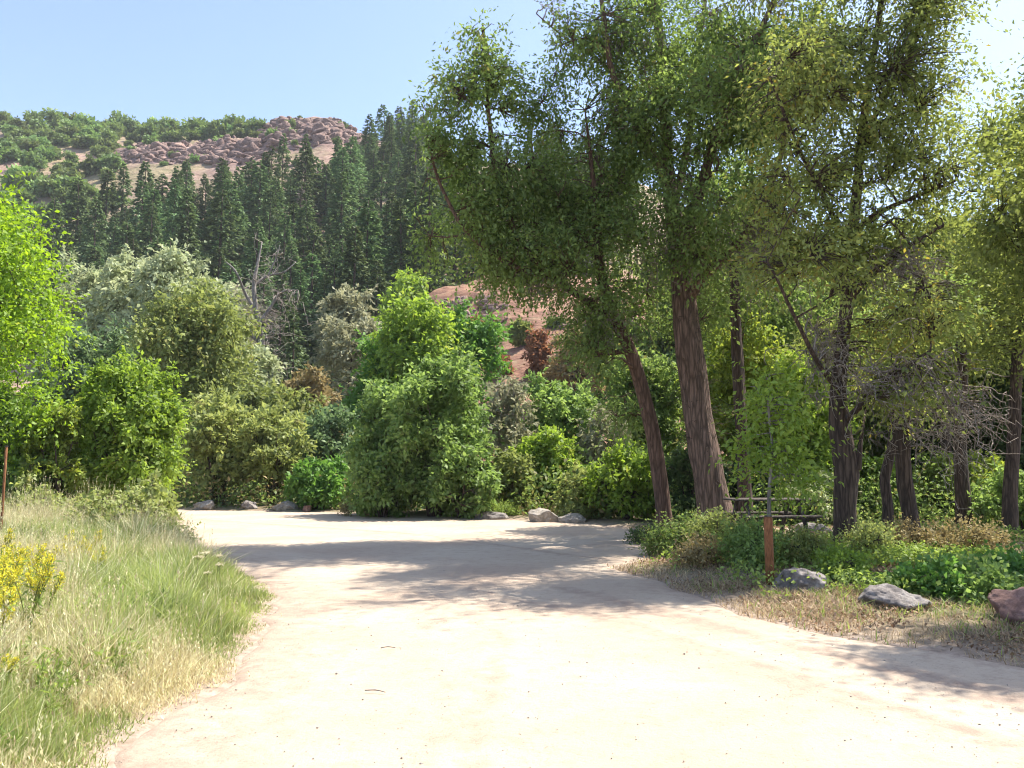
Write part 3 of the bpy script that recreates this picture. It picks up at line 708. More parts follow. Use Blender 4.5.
# ---- the three big roadside trees (traced in their own depth)
def px_line(pts, Y, rs=None, dY=None):
    P = [at(x, y, Y + (0 if dY is None else dY[i])) for i, (x, y) in enumerate(pts)]
    return np.array(P)
def big_tree(name, label, cat, Y, base_px, trunk, limbs, blobs, mat, barkm, seed, per=55, leaf=(.115, .054), sig=.27, gap=.46, gs=.95, nm=1.0, dead=None, stub=0, group=None):
    r = np.random.default_rng(seed)
    x0, y0, _ = gnd(*base_px); 
    x0 = at(base_px[0], base_px[1], Y)[0]; z0 = float(gz(x0, Y)[0])
    org = np.array([x0, Y, z0])
    root = bpy.data.objects.new(name, None); C.objects.link(root); root.location = org; tag(root, label, cat, group)
    mt = MB(); mc = MB(); skel = []
    for li, (pts, n, rough) in enumerate([trunk] + limbs):
        P = np.array([at(a, b, Y + dy) for (a, b, dy, rr) in pts]) - org
        if li == 0: P[0, 2] = -.15
        rad = np.array([q[3] / F * Y for q in pts]) * (.8 if li == 0 else .75)
        P, Rr = resample(P, rad, n)
        if li: P = P + (np.stack([vnoise(P, .7, 5 + li), vnoise(P, .7, 8 + li), vnoise(P, .7, 9 + li)], 1) - .5) * .16 * np.linspace(0, 1, n)[:, None]
        if li == 0: Rr = Rr * (1 + .35 * np.exp(-np.maximum(P[:, 2], 0) / .22))
        tube(mt, P, Rr, 56 if li == 0 else 12, rough, seed + li); skel.append((P, Rr))
    bl = []
    for (px, py, dy, rx, ry, rd, n) in blobs:
        k = (Y + dy) / F; n = int(n * nm)
        bl.append((at(px, py, Y + dy) - org, (rx * k * 1.13, rd * 1.1, ry * k * 1.13), n))
    leafy(mt, mc, r, skel, bl, per, leaf[0], leaf[1], sig, gap, gs, .5, .011, seed, shell=1.9)
    mt.build('trunk', M[barkm], root); mc.build('crown', M[mat], root)
    if dead:
        md = MB(); SK = np.concatenate([s[0] for s in skel]); SR = np.concatenate([s[1] for s in skel])
        for (px, py, dy, rx, ry, rd, n) in dead:
            k = (Y + dy) / F; c = at(px, py, Y + dy) - org
            tw_tangle(md, r, SK, c, np.array([rx * k, rd, ry * k]), n)
        md.build('dead_branches', M['twig'], root)
    if stub:
        ms = MB(); P, Rr = skel[0]
        m = (P[:, 2] > 1.2); idx = np.where(m)[0]
        k = r.choice(idx, stub); a = r.uniform(0, 6.28, stub)
        o_ = np.c_[np.cos(a), np.sin(a), r.uniform(-.9, .5, stub)]
        s_ = P[k] + o_ * Rr[k][:, None] * .8 * [1, 1, 0]; L = r.uniform(.1, .55, stub)
        twigs(ms, s_, s_ + norm(o_) * L[:, None], .007, .003, r, .15, 4, .12)
        ms.build('twig_sprouts', M['bark2'], root)
    return root
def tw_tangle(md, r, SK, c, rad, n):
    """fine, bare, much-forked twigs filling a volume"""
    n = int(n * .5); m = max(4, n // 12)
    A = blob_points(r, c, rad * .6, m); d = ((A[:, None] - SK[None]) ** 2).sum(-1).argmin(1)
    twigs(md, SK[d], A, .022, .010, r, .05, 5, .05)
    k = r.integers(0, m, n // 3); B = A[k] + r.normal(0, 1, (len(k), 3)) * rad * .33
    twigs(md, A[k], B, .010, .005, r, .03, 4, .08)
    k2 = r.integers(0, len(B), n); Cc = B[k2] + r.normal(0, 1, (n, 3)) * rad * .2 + np.array([0, 0, -.04])
    Pm = B[k2]; twigs(md, Pm, Cc + np.array([.12, 0, -.12]), .0075, .003, r, .0, 4, .1)

# tree A: the thick furrowed trunk
big_tree('cottonwood_tree', 'largest cottonwood with thick furrowed reddish trunk, right of the slim leaning one', 'tree', 18.5, (717, 542),
    ([(720, 560, 0, 29), (718, 535, 0, 23), (714, 505, 0, 20), (704, 450, 0, 18.5), (695, 395, .1, 17.5), (687, 335, .1, 17), (683, 285, .2, 15), (676, 235, .3, 12), (668, 170, .5, 9), (664, 90, .6, 7), (656, 0, .8, 5.5), (650, -70, .9, 3)], 110, .16),
    [([(686, 300, .1, 10), (705, 275, -.3, 7), (735, 245, -.8, 5), (770, 190, -1.4, 4), (790, 120, -1.8, 3)], 22, .1),
     ([(680, 260, .2, 10), (700, 190, -.5, 7), (722, 120, -1.0, 6), (745, 65, -1.4, 4.5), (775, 0, -1.8, 3)], 24, .1),
     ([(670, 190, .4, 7), (640, 130, 0, 5), (612, 70, -.5, 4), (600, 0, -.8, 3)], 20, .1),
     ([(672, 215, .4, 6), (690, 130, 1.2, 5), (700, 40, 2, 3.5), (712, -50, 2.5, 2.5)], 20, .1),
     ([(668, 120, .6, 4), (628, 92, .6, 2.6), (600, 62, .5, 1.8), (567, 38, .3, 1.3), (538, 12, .2, .8)], 16, .0)],
    [(610, 40, -.3, 62, 60, 1.9, 300), (690, 20, .5, 75, 75, 2.3, 400), (770, 20, -1.2, 75, 80, 2.2, 420), (640, 150, 0, 62, 60, 1.8, 300), (720, 135, -.8, 75, 60, 1.8, 330),
     (790, 130, -1.6, 60, 70, 1.8, 280), (692, 190, -1.7, 50, 60, .8, 150), (742, 90, -2.7, 50, 65, .9, 170), (665, 90, -1.3, 40, 60, .8, 110), (700, 255, -1.0, 40, 30, .6, 60), (655, -90, .6, 95, 60, 2.4, 300), (770, -90, -.8, 95, 65, 2.4, 280), (625, 225, 0, 45, 45, 1.3, 140), (720, 215, .4, 55, 40, 1.2, 130), (705, 300, .9, 30, 45, .8, 70)],
    'cotton', 'bark', 101, per=24, nm=.95, dead=[(755, 245, -.6, 45, 55, 1.2, 900), (655, 250, .1, 32, 50, .9, 450), (625, 45, -.2, 45, 30, .8, 220), (548, 10, .2, 28, 22, .4, 70)], stub=520)
# tree B: slim reddish trunk leaning left
big_tree('cottonwood_tree', 'slimmer cottonwood with bare reddish-brown trunk leaning left beside the thick furrowed one', 'tree', 19.0, (666, 538),
    ([(668, 548, 0, 12), (665, 525, 0, 10), (660, 480, 0, 9.4), (652, 430, -.1, 9), (641, 385, -.2, 8.6), (628, 345, -.3, 8), (614, 318, -.4, 7.5), (602, 280, -.5, 6.5), (596, 220, -.6, 5.5), (592, 170, -.7, 3), (585, 110, -.8, .8)], 80, .08),
    [([(612, 318, -.4, 6.5), (585, 300, -.6, 5.2), (550, 275, -.9, 4.6), (515, 235, -1.2, 4), (495, 170, -1.4, 3.4), (488, 90, -1.5, 2.4), (484, 25, -1.6, 1.2)], 34, .08),
     ([(550, 275, -.9, 4), (510, 265, -1.2, 3.2), (470, 235, -1.3, 2.6), (440, 185, -1.4, 2), (425, 140, -1.5, 1.2)], 24, .08),
     ([(598, 255, -.5, 5), (560, 200, -.2, 4), (532, 150, .2, 2), (536, 112, .3, .6)], 22, .08),
     ([(630, 350, -.3, 4), (605, 355, -.7, 2.8), (590, 350, -.9, 2)], 8, .05)],
    [(484, 50, -1.5, 22, 36, .7, 62), (480, 110, -1.4, 58, 44, 1.1, 170), (535, 112, -1.0, 42, 32, 1.0, 70), (450, 95, -1.4, 26, 28, .7, 34), (514, 80, -1.3, 24, 30, .7, 34), (560, 88, -.9, 22, 26, .7, 26), (432, 125, -1.4, 22, 26, .7, 34), (500, 185, -1.2, 70, 42, 1.5, 330), (440, 160, -1.4, 32, 40, .9, 110),
     (455, 225, -1.3, 48, 42, 1.1, 200), (560, 205, -.5, 58, 55, 1.6, 330), (600, 140, -.5, 42, 60, 1.3, 230), (540, 265, -.8, 62, 38, 1.3, 300), (495, 262, -1.1, 30, 18, .8, 70),
     (590, 300, -.6, 52, 32, 1.2, 200), (600, 352, -.9, 28, 38, .7, 90), (640, 300, .8, 35, 50, .9, 110), (625, 400, .6, 22, 40, .6, 60)],
    'cotton', 'bark_red', 102, per=24, nm=.76, dead=[(600, 330, -.7, 40, 30, .8, 260), (550, 290, -.8, 45, 25, .8, 240)])
# tree C: right-hand tree with slender crown
big_tree('cottonwood_tree', 'dark-trunked cottonwood with swollen lower stem and airy crown, right of the brown post', 'tree', 13.4, (845, 556),
    ([(846, 575, 0, 16), (845, 552, 0, 13.5), (845, 510, 0, 13), (846, 470, 0, 15), (841, 435, 0, 13.5), (838, 395, 0, 10), (843, 340, .1, 8.5), (850, 270, .2, 7.5), (856, 200, .3, 6.5), (864, 120, .4, 5.5), (876, 40, .5, 4.2), (888, -50, .6, 3)], 90, .13),
    [([(848, 305, .1, 5), (868, 278, -.3, 4.2), (900, 255, -.7, 3.2), (945, 225, -1.1, 2)], 18, .05),
     ([(852, 232, .2, 4.4), (880, 212, 0, 3.4), (915, 198, -.3, 2.6), (958, 182, -.5, 1.5)], 18, .05),
     ([(842, 425, 0, 5), (865, 400, -.5, 3.8), (895, 372, -1.0, 2.8), (930, 350, -1.4, 1.6)], 18, .05),
     ([(845, 400, 0, 4), (815, 360, -.6, 3), (790, 310, -1.0, 2.2), (770, 260, -1.2, 1.4)], 18, .05),
     ([(853, 255, .2, 4), (820, 190, -.4, 3.2), (790, 130, -.8, 2.4), (770, 70, -1, 1.4)], 18, .05),
     ([(862, 140, .4, 4), (900, 70, .2, 3), (930, 10, 0, 2)], 14, .05),
     ([(858, 470, -.1, 5), (862, 440, -.1, 2.5), (868, 410, .2, 1.5)], 8, .05)],
    [(890, 10, .3, 62, 60, 1.5, 330), (850, 75, .3, 62, 50, 1.4, 300), (915, 85, 0, 42, 45, 1.1, 140), (800, 95, -.7, 50, 60, 1.2, 210), (868, 160, .2, 60, 50, 1.3, 270),
     (925, 175, -.4, 36, 38, 1.0, 80), (800, 190, -.7, 45, 50, 1.1, 150), (870, 245, .1, 62, 45, 1.3, 210), (800, 280, -.8, 48, 50, 1.1, 150), (905, 300, -.8, 55, 38, 1.1, 130), (840, 340, .6, 60, 40, 1.2, 130),
     (885, 385, -.9, 50, 35, .9, 90), (890, -70, .4, 80, 50, 1.8, 200), (800, -60, -.4, 70, 60, 1.5, 150)],
    'cotton_y', 'bark2', 103, per=20, leaf=(.092, .042), sig=.27, gs=.85, gap=.44, nm=1.05, dead=[(905, 270, -.7, 50, 35, .9, 500), (890, 385, -1.1, 66, 55, 1.1, 400), (955, 400, -1.3, 50, 62, .9, 180), (820, 350, -.2, 40, 60, .8, 350)])

# ---- valley trees behind the road
V_ = place_tree
V_('silver_tree', 'leftmost of the pale silvery round-crowned trees at the foot of the conifers', 'tree', 82, 66, 249, 78, 'silver', 'bark2', low=.15, lobes=8)
V_('silver_tree', 'pale silvery tree with the darkest hollow crown, second in the row under the conifers', 'tree', 122, 64, 252, 78, 'silver', 'bark2', low=.2, lobes=8)
V_('silver_tree', 'pale silvery tree with the tallest domed crown in the row under the conifers', 'tree', 164, 62, 250, 82, 'silver', 'bark2', low=.2, lobes=8)
V_('silver_tree', 'small pale silvery tree between the domed silver tree and the bare grey tree', 'tree', 214, 64, 272, 56, 'silver', 'bark_g', low=.25, lobes=6)
V_('twiggy_shrub', 'grey twiggy thicket around the foot of the bare grey tree', 'shrub', 228, 58, 285, 62, 'grey', 'twig', low=.1, bare=.55, lobes=7, gap=.2)
V_('silver_tree', 'pale whitish-leaved tree beneath the bare grey tree', 'tree', 254, 50, 340, 46, 'silver', 'bark_g', low=.12, lobes=6)
V_('bluish_tree', 'bluish-green bushy tree behind the bright roadside maple', 'tree', 88, 44, 322, 100, 'teal', low=.05, lobes=9)
V_('olive_tree', 'large olive-green round tree left of the bare grey tree', 'tree', 196, 43, 288, 122, 'olive', low=.1, lobes=10, gap=.25)
V_('olive_shrub', 'dull olive bush under the large olive-green tree', 'shrub', 262, 40, 385, 76, 'olive', stems=3, low=.02, lobes=7)
V_('willow_shrub', 'yellowish willow clump at the far road edge, left one of the pair', 'shrub', 222, 33.5, 398, 82, 'willow', stems=7, low=.12, lobes=8, droop=.1, gap=.32)
V_('willow_shrub', 'yellowish willow clump at the far road edge, right one of the pair', 'shrub', 274, 33, 410, 70, 'willow', stems=7, low=.15, lobes=8, droop=.1, gap=.32)
V_('green_shrub', 'small bright green bush at the road edge left of the big central boxelder', 'shrub', 322, 31, 462, 62, 'green', stems=4, low=.0, lobes=6)
V_('grey_green_shrub', 'grey-green bush above the small bright green bush', 'shrub', 330, 36, 405, 72, 'teal', stems=4, low=.0, lobes=7)
V_('tan_shrub', 'brownish dry bush in the gap below the valley conifers', 'shrub', 308, 56, 368, 60, 'tan', stems=4, low=.0, lobes=6)
V_('olive_shrub', 'olive bush in the gap between the willows and the boxelder', 'shrub', 292, 46, 384, 66, 'olive', stems=3, low=.0, lobes=6)
V_('silver_tree', 'pale round willow standing alone above the boxelder thicket', 'tree', 346, 74, 282, 56, 'grey', 'bark2', low=.3, lobes=6)
V_('silver_tree', 'lower pale willow with a short dark trunk below the lone round one', 'tree', 352, 66, 322, 66, 'grey', 'bark2', low=.3, lobes=6)
V_('boxelder_tree', 'big green multi-lobed boxelder at the centre of the far road edge', 'tree', 436, 27, 356, 104, 'elder', stems=3, low=.02, lobes=12, gap=.3)
V_('boxelder_tree', 'green boxelder lobe spilling toward the road on the left of the central one', 'tree', 392, 28, 378, 76, 'elder', stems=3, low=.02, lobes=9, gap=.3)
V_('boxelder_shrub', 'low dark green bush at the foot of the central boxelder', 'shrub', 462, 26, 440, 72, 'elder', stems=4, low=.0, lobes=7)
V_('dark_shrub', 'dark leafy bush hugging the road under the central boxelder', 'shrub', 385, 26.6, 450, 74, 'elder', stems=4, low=.0, lobes=7)
V_('yellow_green_tree', 'yellow-green tree rising behind the central boxelder', 'tree', 418, 40, 297, 96, 'maple', low=.1, lobes=9)
V_('green_tree', 'vivid green rounded tree behind the right side of the central boxelder', 'tree', 472, 42, 305, 62, 'green', low=.08, lobes=8)
V_('green_tree', 'vivid green tree peeping over the left shoulder of the central boxelder', 'tree', 378, 41, 332, 50, 'green', low=.08, lobes=7)
V_('bright_shrub', 'bright yellow-green bush at the left end of the red scree', 'shrub', 404, 92, 268, 48, 'maple', stems=3, low=.0, lobes=6)
V_('red_shrub', 'orange-red bush on the dry slope right of the vivid green tree', 'shrub', 538, 72, 330, 26, 'red', 'bark_red', stems=3, low=.0, lobes=5)
V_('tan_shrub', 'tan dry bush on the slope right of the orange-red bush', 'shrub', 580, 66, 326, 60, 'tan', stems=3, low=.0, lobes=6)
for px_b, Y_b, top_b, w_b, m_b, l_b in [(500, 74, 338, 20, 'red', 'small rust-brown bush on the slope left of the orange-red bush'), (556, 70, 346, 24, 'tan', 'small tan bush at the right foot of the orange-red bush'), (520, 80, 300, 22, 'olive', 'small olive bush above the orange-red bush on the slope'),
        (470, 84, 288, 24, 'red', 'small rust bush on the upper scree, under the leaning crown'), (448, 80, 300, 18, 'olive', 'small olive bush on the upper scree above the vivid green tree'), (574, 76, 318, 22, 'red', 'rust bush on the slope nearest the leaning trunk')]:
    V_('slope_shrub', l_b, 'shrub', px_b, Y_b, top_b, w_b, m_b, 'bark_red', stems=3, low=.0, lobes=5, H=1.9)
V_('twiggy_shrub', 'tall grey half-bare thicket right of the central boxelder', 'shrub', 506, 31, 378, 66, 'grey', 'twig', stems=5, low=.1, bare=.6, lobes=8, gap=.15)
V_('twiggy_shrub', 'grey half-bare thicket just left of the leaning trunk', 'shrub', 604, 30, 405, 56, 'grey', 'twig', stems=5, low=.1, bare=.55, lobes=8, gap=.15)
V_('maple_tree', 'light green tree with pale leaf tips above the roadside rocks', 'tree', 560, 33, 380, 92, 'elder', stems=2, low=.05, lobes=9)
V_('green_shrub', 'bright green bush behind the roadside rocks', 'shrub', 545, 29, 430, 74, 'maple', stems=4, low=.0, lobes=7)
V_('tan_shrub', 'dark brownish bush between the boxelder and the roadside rocks', 'shrub', 512, 27.5, 452, 44, 'olive', stems=3, low=.0, lobes=6)
V_('willow_shrub', 'yellowish leafy bush left of the leaning trunk at the road edge', 'shrub', 626, 24.5, 442, 78, 'maple', stems=5, low=.0, lobes=8)
V_('willow_shrub', 'low yellowish bush right behind the roadside rocks', 'shrub', 590, 25.5, 470, 62, 'willow', stems=4, low=.0, lobes=6)
V_('green_tree', 'green tree filling the gap behind the leaning trunk', 'tree', 645, 32, 350, 90, 'cotton', low=.05, lobes=9)

# ---- left side
V_('bright_tree', 'bright yellow-green leafy tree cut off by the left edge of the view', 'tree', -12, 20, 184, 130, 'bright', low=.10, lobes=14, gap=.25, dens=1.1)
V_('dark_shrub', 'shaded dark green bush at the foot of the bright leftmost tree', 'shrub', 18, 21, 405, 110, 'elder', stems=4, low=.0, lobes=8)
V_('yellow_shrub', 'yellowing bush between the bright leftmost tree and the roadside maple', 'shrub', 60, 20.5, 402, 56, 'yellow', stems=4, low=.0, lobes=7)
V_('maple_tree', 'bright green young maple rounded like a bush at the left road edge', 'tree', 132, 22, 348, 96, 'maple', low=.04, lobes=13, gap=.3, stems=2)
V_('leafy_shrub', 'low pale-leaved bush below the young maple beside the road', 'shrub', 132, 16.5, 492, 100, 'willow', stems=5, low=.0, lobes=7)
V_('leafy_shrub', 'low bush behind the goldenrod left of the pale-leaved bush', 'shrub', 52, 18, 490, 70, 'willow', stems=5, low=.0, lobes=6)
V_('green_shrub', 'dark bush filling in behind the young maple', 'shrub', 110, 27, 420, 120, 'elder', stems=4, low=.0, lobes=8)

# ---- right side, behind the big trees
V_('young_maple', 'bright yellow-green understory tree just right of the thick furrowed trunk', 'tree', 742, 25, 322, 92, 'yellow', low=.1, lobes=10, gap=.3)
V_('young_maple', 'yellow-green understory tree left of the swollen dark trunk', 'tree', 800, 24, 350, 88, 'maple', low=.08, lobes=10, gap=.3)
V_('green_tree', 'taller green tree behind the yellow-green understory', 'tree', 780, 30, 235, 130, 'cotton', low=.2, lobes=11, gap=.3)
V_('dark_tree', 'dark-stemmed tree seen between the thick trunk and the swollen trunk', 'tree', 738, 23, 150, 110, 'cotton', 'bark2', low=.45, lobes=9, gap=.35, trunk_r=.17)
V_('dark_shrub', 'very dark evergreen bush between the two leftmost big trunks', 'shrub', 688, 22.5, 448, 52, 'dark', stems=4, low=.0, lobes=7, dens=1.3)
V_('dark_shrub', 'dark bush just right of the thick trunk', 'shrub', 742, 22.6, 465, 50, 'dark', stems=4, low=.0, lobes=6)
V_('silver_shrub', 'pale silvery-leaved bush behind the brown post', 'shrub', 800, 22.8, 470, 84, 'silver', stems=5, low=.0, lobes=7)
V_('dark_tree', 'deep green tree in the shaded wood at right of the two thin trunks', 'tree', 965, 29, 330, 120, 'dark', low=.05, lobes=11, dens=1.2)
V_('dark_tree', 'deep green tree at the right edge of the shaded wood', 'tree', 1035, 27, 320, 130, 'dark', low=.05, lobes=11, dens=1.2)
V_('green_tree', 'mid green tree behind the swollen dark trunk', 'tree', 880, 31, 300, 120, 'cotton', low=.05, lobes=11)
V_('yellow_tree', 'yellowing tree in the wood right of the airy crown', 'tree', 950, 26, 205, 120, 'cotton_y', low=.35, lobes=11, gap=.35)
V_('yellow_tree', 'yellowing cottonwood cut off by the right edge of the view', 'tree', 1042, 19, 60, 175, 'cotton_y', low=.25, lobes=14, gap=.42, dens=.8)
V_('yellow_shrub', 'sunlit yellow-green bush in front of the dark wood at right', 'shrub', 955, 24, 452, 96, 'yellow', stems=5, low=.0, lobes=8, gap=.4)
V_('green_shrub', 'sunlit green bush between the swollen trunk and the two thin trunks', 'shrub', 872, 23.5, 455, 60, 'maple', stems=5, low=.0, lobes=7)
V_('green_shrub', 'green bush at the right edge behind the reddish boulder', 'shrub', 1015, 20, 470, 84, 'elder', stems=5, low=.0, lobes=7)
V_('green_tree', 'green tree in the far wood behind the leaning crown', 'tree', 628, 50, 325, 70, 'cotton', low=.05, lobes=9)
V_('green_tree', 'green tree in the far wood behind the thick trunk', 'tree', 690, 50, 240, 120, 'cotton', low=.05, lobes=9)
V_('green_tree', 'green tree in the far wood seen above the dead twig tangle', 'tree', 850, 45, 235, 120, 'cotton', low=.05, lobes=9)
V_('green_tree', 'green tree in the far wood at the right edge', 'tree', 1000, 42, 225, 140, 'cotton_y', low=.05, lobes=9)

def small_trunk(label, Y, pts, mat='bark2', cat='tree', blobs=None, seed=1, dead=None, crown='cotton'):
    r = np.random.default_rng(seed)
    x0 = at(pts[0][0], pts[0][1], Y)[0]; org = np.array([x0, Y, float(gz(x0, Y)[0])])
    root = bpy.data.objects.new('slender_tree', None); C.objects.link(root); root.location = org; tag(root, label, cat)
    P = np.array([at(a, b, Y) for a, b, c in pts]) - org; P[0, 2] = -.1
    P, Rr = resample(P, [c / F * Y for a, b, c in pts], 40); mt = MB(); tube(mt, P, Rr, 14, .15, seed)
    mc = MB(); bl = [(at(a, b, Y + dy) - org, (rx / F * Y, rd, ry / F * Y), n) for (a, b, dy, rx, ry, rd, n) in (blobs or [])]
    if bl: leafy(mt, mc, r, [(P, Rr)], bl, 40, .1, .05, .22, .35, .8, .4, .01, seed)
    mt.build('trunk', M[mat], root)
    if mc.n: mc.build('crown', M[crown], root)
    if dead:
        md = MB()
        for (a, b, dy, rx, ry, rd, n) in dead: tw_tangle(md, r, P, at(a, b, Y + dy) - org, np.array([rx / F * Y, rd, ry / F * Y]), n)
        md.build('dead_branches', M['twig'], root)
small_trunk('thin crooked trunk, left of the two slim trunks right of the swollen one', 16.2, [(887, 550, 6), (888, 510, 5.2), (885, 480, 5), (891, 450, 4.6), (896, 410, 4), (900, 330, 3)], seed=31, blobs=[(905, 330, 0, 40, 45, 1, 70)])
small_trunk('slim grey-brown trunk with a tangle of pale dead twigs hanging to its right', 15.3, [(915, 556, 9), (911, 520, 8), (905, 480, 7.4), (903, 440, 7), (908, 390, 6), (915, 330, 4)], seed=32, blobs=[(925, 310, 0, 40, 40, 1, 70)],
            dead=[(925, 425, -.4, 56, 66, 1.0, 300), (968, 410, -.7, 44, 62, .9, 170)])
small_trunk('dark straight trunk in the shade right of the dead twig tangle', 20.5, [(965, 545, 8), (963, 500, 7), (960, 440, 6), (962, 380, 5), (960, 300, 4)], seed=33, blobs=[(960, 290, 0, 50, 50, 1.2, 90)], crown='cotton_y')
small_trunk('dark trunk at the right edge of the view', 18.5, [(1012, 560, 8), (1010, 500, 7), (1014, 430, 6), (1018, 340, 5)], seed=34, blobs=[(1015, 320, 0, 50, 60, 1.2, 90)], crown='cotton_y')
small_trunk('spindly sapling with pale leaves just behind the brown post', 12.0, [(771, 570, 2.2), (769, 500, 1.9), (772, 450, 1.5), (768, 400, 1.1), (770, 372, .6)], 'bark_g', seed=35, crown='maple',
            blobs=[(772, 400, 0, 36, 28, .6, 34), (765, 450, 0, 40, 22, .6, 26), (800, 475, 0, 25, 20, .4, 12)])
small_trunk('short dark trunk half hidden just right of the thick furrowed trunk', 20.5, [(746, 540, 9), (745, 500, 7.5), (743, 450, 6), (738, 380, 5.5), (735, 300, 5), (733, 235, 4)], seed=36, dead=[(745, 240, 0, 50, 50, 1.1, 600)])
small_trunk('leaning tree beyond the right edge of the view that shades the boulders', 12.2, [(1225, 600, 13), (1222, 400, 11), (1215, 200, 8), (1205, 0, 5)], seed=38, crown='cotton_y',
            blobs=[(1030, 215, -.2, 55, 60, 1.0, 110), (1075, 300, -.1, 60, 55, 1.0, 90), (1080, 150, .1, 70, 60, 1.1, 110), (1190, 60, 0, 110, 90, 1.6, 230), (1260, 120, .3, 90, 80, 1.4, 150), (1150, 150, -.4, 70, 60, 1.1, 100), (1230, -40, 0, 110, 80, 1.4, 170)])
small_trunk('tall tree standing beyond the right edge of the view whose crown shades the road', 9.2, [(1240, 640, 16), (1238, 400, 13), (1235, 200, 11), (1225, 0, 8), (1215, -150, 4)], seed=37, crown='cotton_y',
            blobs=[(1205, -60, 0, 115, 100, 1.3, 200), (1270, 40, .4, 100, 90, 1.2, 150), (1180, 20, -.6, 80, 70, .9, 70), (1250, -160, 0, 110, 90, 1.2, 120)])

# bare grey tree in the valley
r = np.random.default_rng(55)
Yd = 54; org = np.array([at(262, 400, Yd)[0], Yd, float(tz(at(262, 400, Yd)[0], Yd)[0])])
root = bpy.data.objects.new('bare_tree', None); C.objects.link(root); root.location = org
tag(root, 'leafless pale grey dead tree with forked crooked branches below the conifers', 'dead tree')
mt = MB(); SK = []
for pts in [[(266, 400, 3.4), (262, 345, 3), (256, 310, 2.6), (254, 285, 2.2), (258, 262, 1.4), (262, 242, .6)], [(256, 310, 2.2), (246, 295, 1.6), (236, 272, 1.1), (226, 262, .5)],
            [(254, 285, 1.8), (268, 276, 1.3), (284, 272, .9), (296, 262, .4)], [(258, 325, 2), (272, 305, 1.5), (282, 292, 1), (298, 290, .4)], [(262, 345, 1.8), (240, 325, 1.2), (226, 310, .8), (214, 306, .4)],
            [(268, 276, 1), (276, 258, .7), (280, 245, .3)]]:
    P = np.array([at(a, b, Yd + r.uniform(-.6, .6)) for a, b, c in pts]) - org; P, Rr = resample(P, [c / F * Yd for a, b, c in pts], 20); tube(mt, P, Rr, 8, .1, 4); SK.append(P)
mt.build('trunk', M['bark_g'], root)
SK = np.concatenate(SK); md = MB(); tw = blob_points(r, (0, 0, SK[:, 2].max() * .68), (3.0, 1.8, SK[:, 2].max() * .34), 150, shell=1.6)
k = ((tw[:, None] - SK[None]) ** 2).sum(-1).argmin(1); twigs(md, SK[k], tw, .035, .012, r, .05, 4, .09)
k2 = r.integers(0, 150, 500); twigs(md, tw[k2], tw[k2] + r.normal(0, .45, (500, 3)), .016, .008, r, 0, 3, .1); md.build('twigs', M['twig'], root)

# ---- scrub on the upper slopes
def make_scrub(seed, mat):
    r = np.random.default_rng(seed); root = bpy.data.objects.new('oak_shrub', None); C.objects.link(root)
    mt = MB(); mc = MB(); skel = []
    for s in range(3):
        a = s * 2.1 + r.uniform(0, 1); P, Rr = resample([[0, 0, -.4], [.4 * math.cos(a), .4 * math.sin(a), 1], [1.2 * math.cos(a), 1.2 * math.sin(a), 2.3]], [.12, .08, .03], 6); tube(mt, P, Rr, 5); skel.append((P, Rr))
    bl = [((r.normal(0, .9), r.normal(0, .8), r.uniform(.9, 2.3)), (r.uniform(.9, 1.5), r.uniform(.9, 1.5), r.uniform(.7, 1.1)), 26) for _ in range(7)]
    leafy(mt, mc, r, skel, bl, 6, .85, .5, .35, .2, 1.2, .1, .02, seed); mt.build('stems', M['bark2'], root); mc.build('crown', mat, root); return root
scr = [make_scrub(s, M['scrub']) for s in (71, 72, 73, 74)]
r = np.random.default_rng(88); used = set(); cnt = 0
zones = [('e', 'rounded green oak bush in the scrub on the far slope at the upper left', 'oak scrub on the upper left slope', 110, lambda: (r.uniform(-30, 105), r.uniform(205, 345))),
         ('f', 'oak bush on the skyline above the long red cliff band', 'oak scrub on the skyline above the red cliffs', 62, lambda: (r.uniform(30, 232), r.uniform(298, 352))),
         ('g', 'small dark bush on the skyline shoulder left of the rocky knob', 'bushes on the shoulder left of the knob', 16, lambda: (r.uniform(208, 262), r.uniform(284, 300))),
         ('h', 'small bush dotting the bare ground of the rocky knob or red cliff band', 'bushes among the red rocks', 40, lambda: (r.uniform(90, 350), r.uniform(215, 300))),
         ('i', 'bush among the dry slope seen right of the vivid green tree', 'bushes on the dry slope', 5, lambda: (r.uniform(450, 640), r.uniform(66, 110))),
         ('j', 'bush in the dim brush at the foot of the conifers', 'brush at the foot of the conifers', 60, lambda: (r.uniform(-30, 400), r.uniform(72, 118)))]
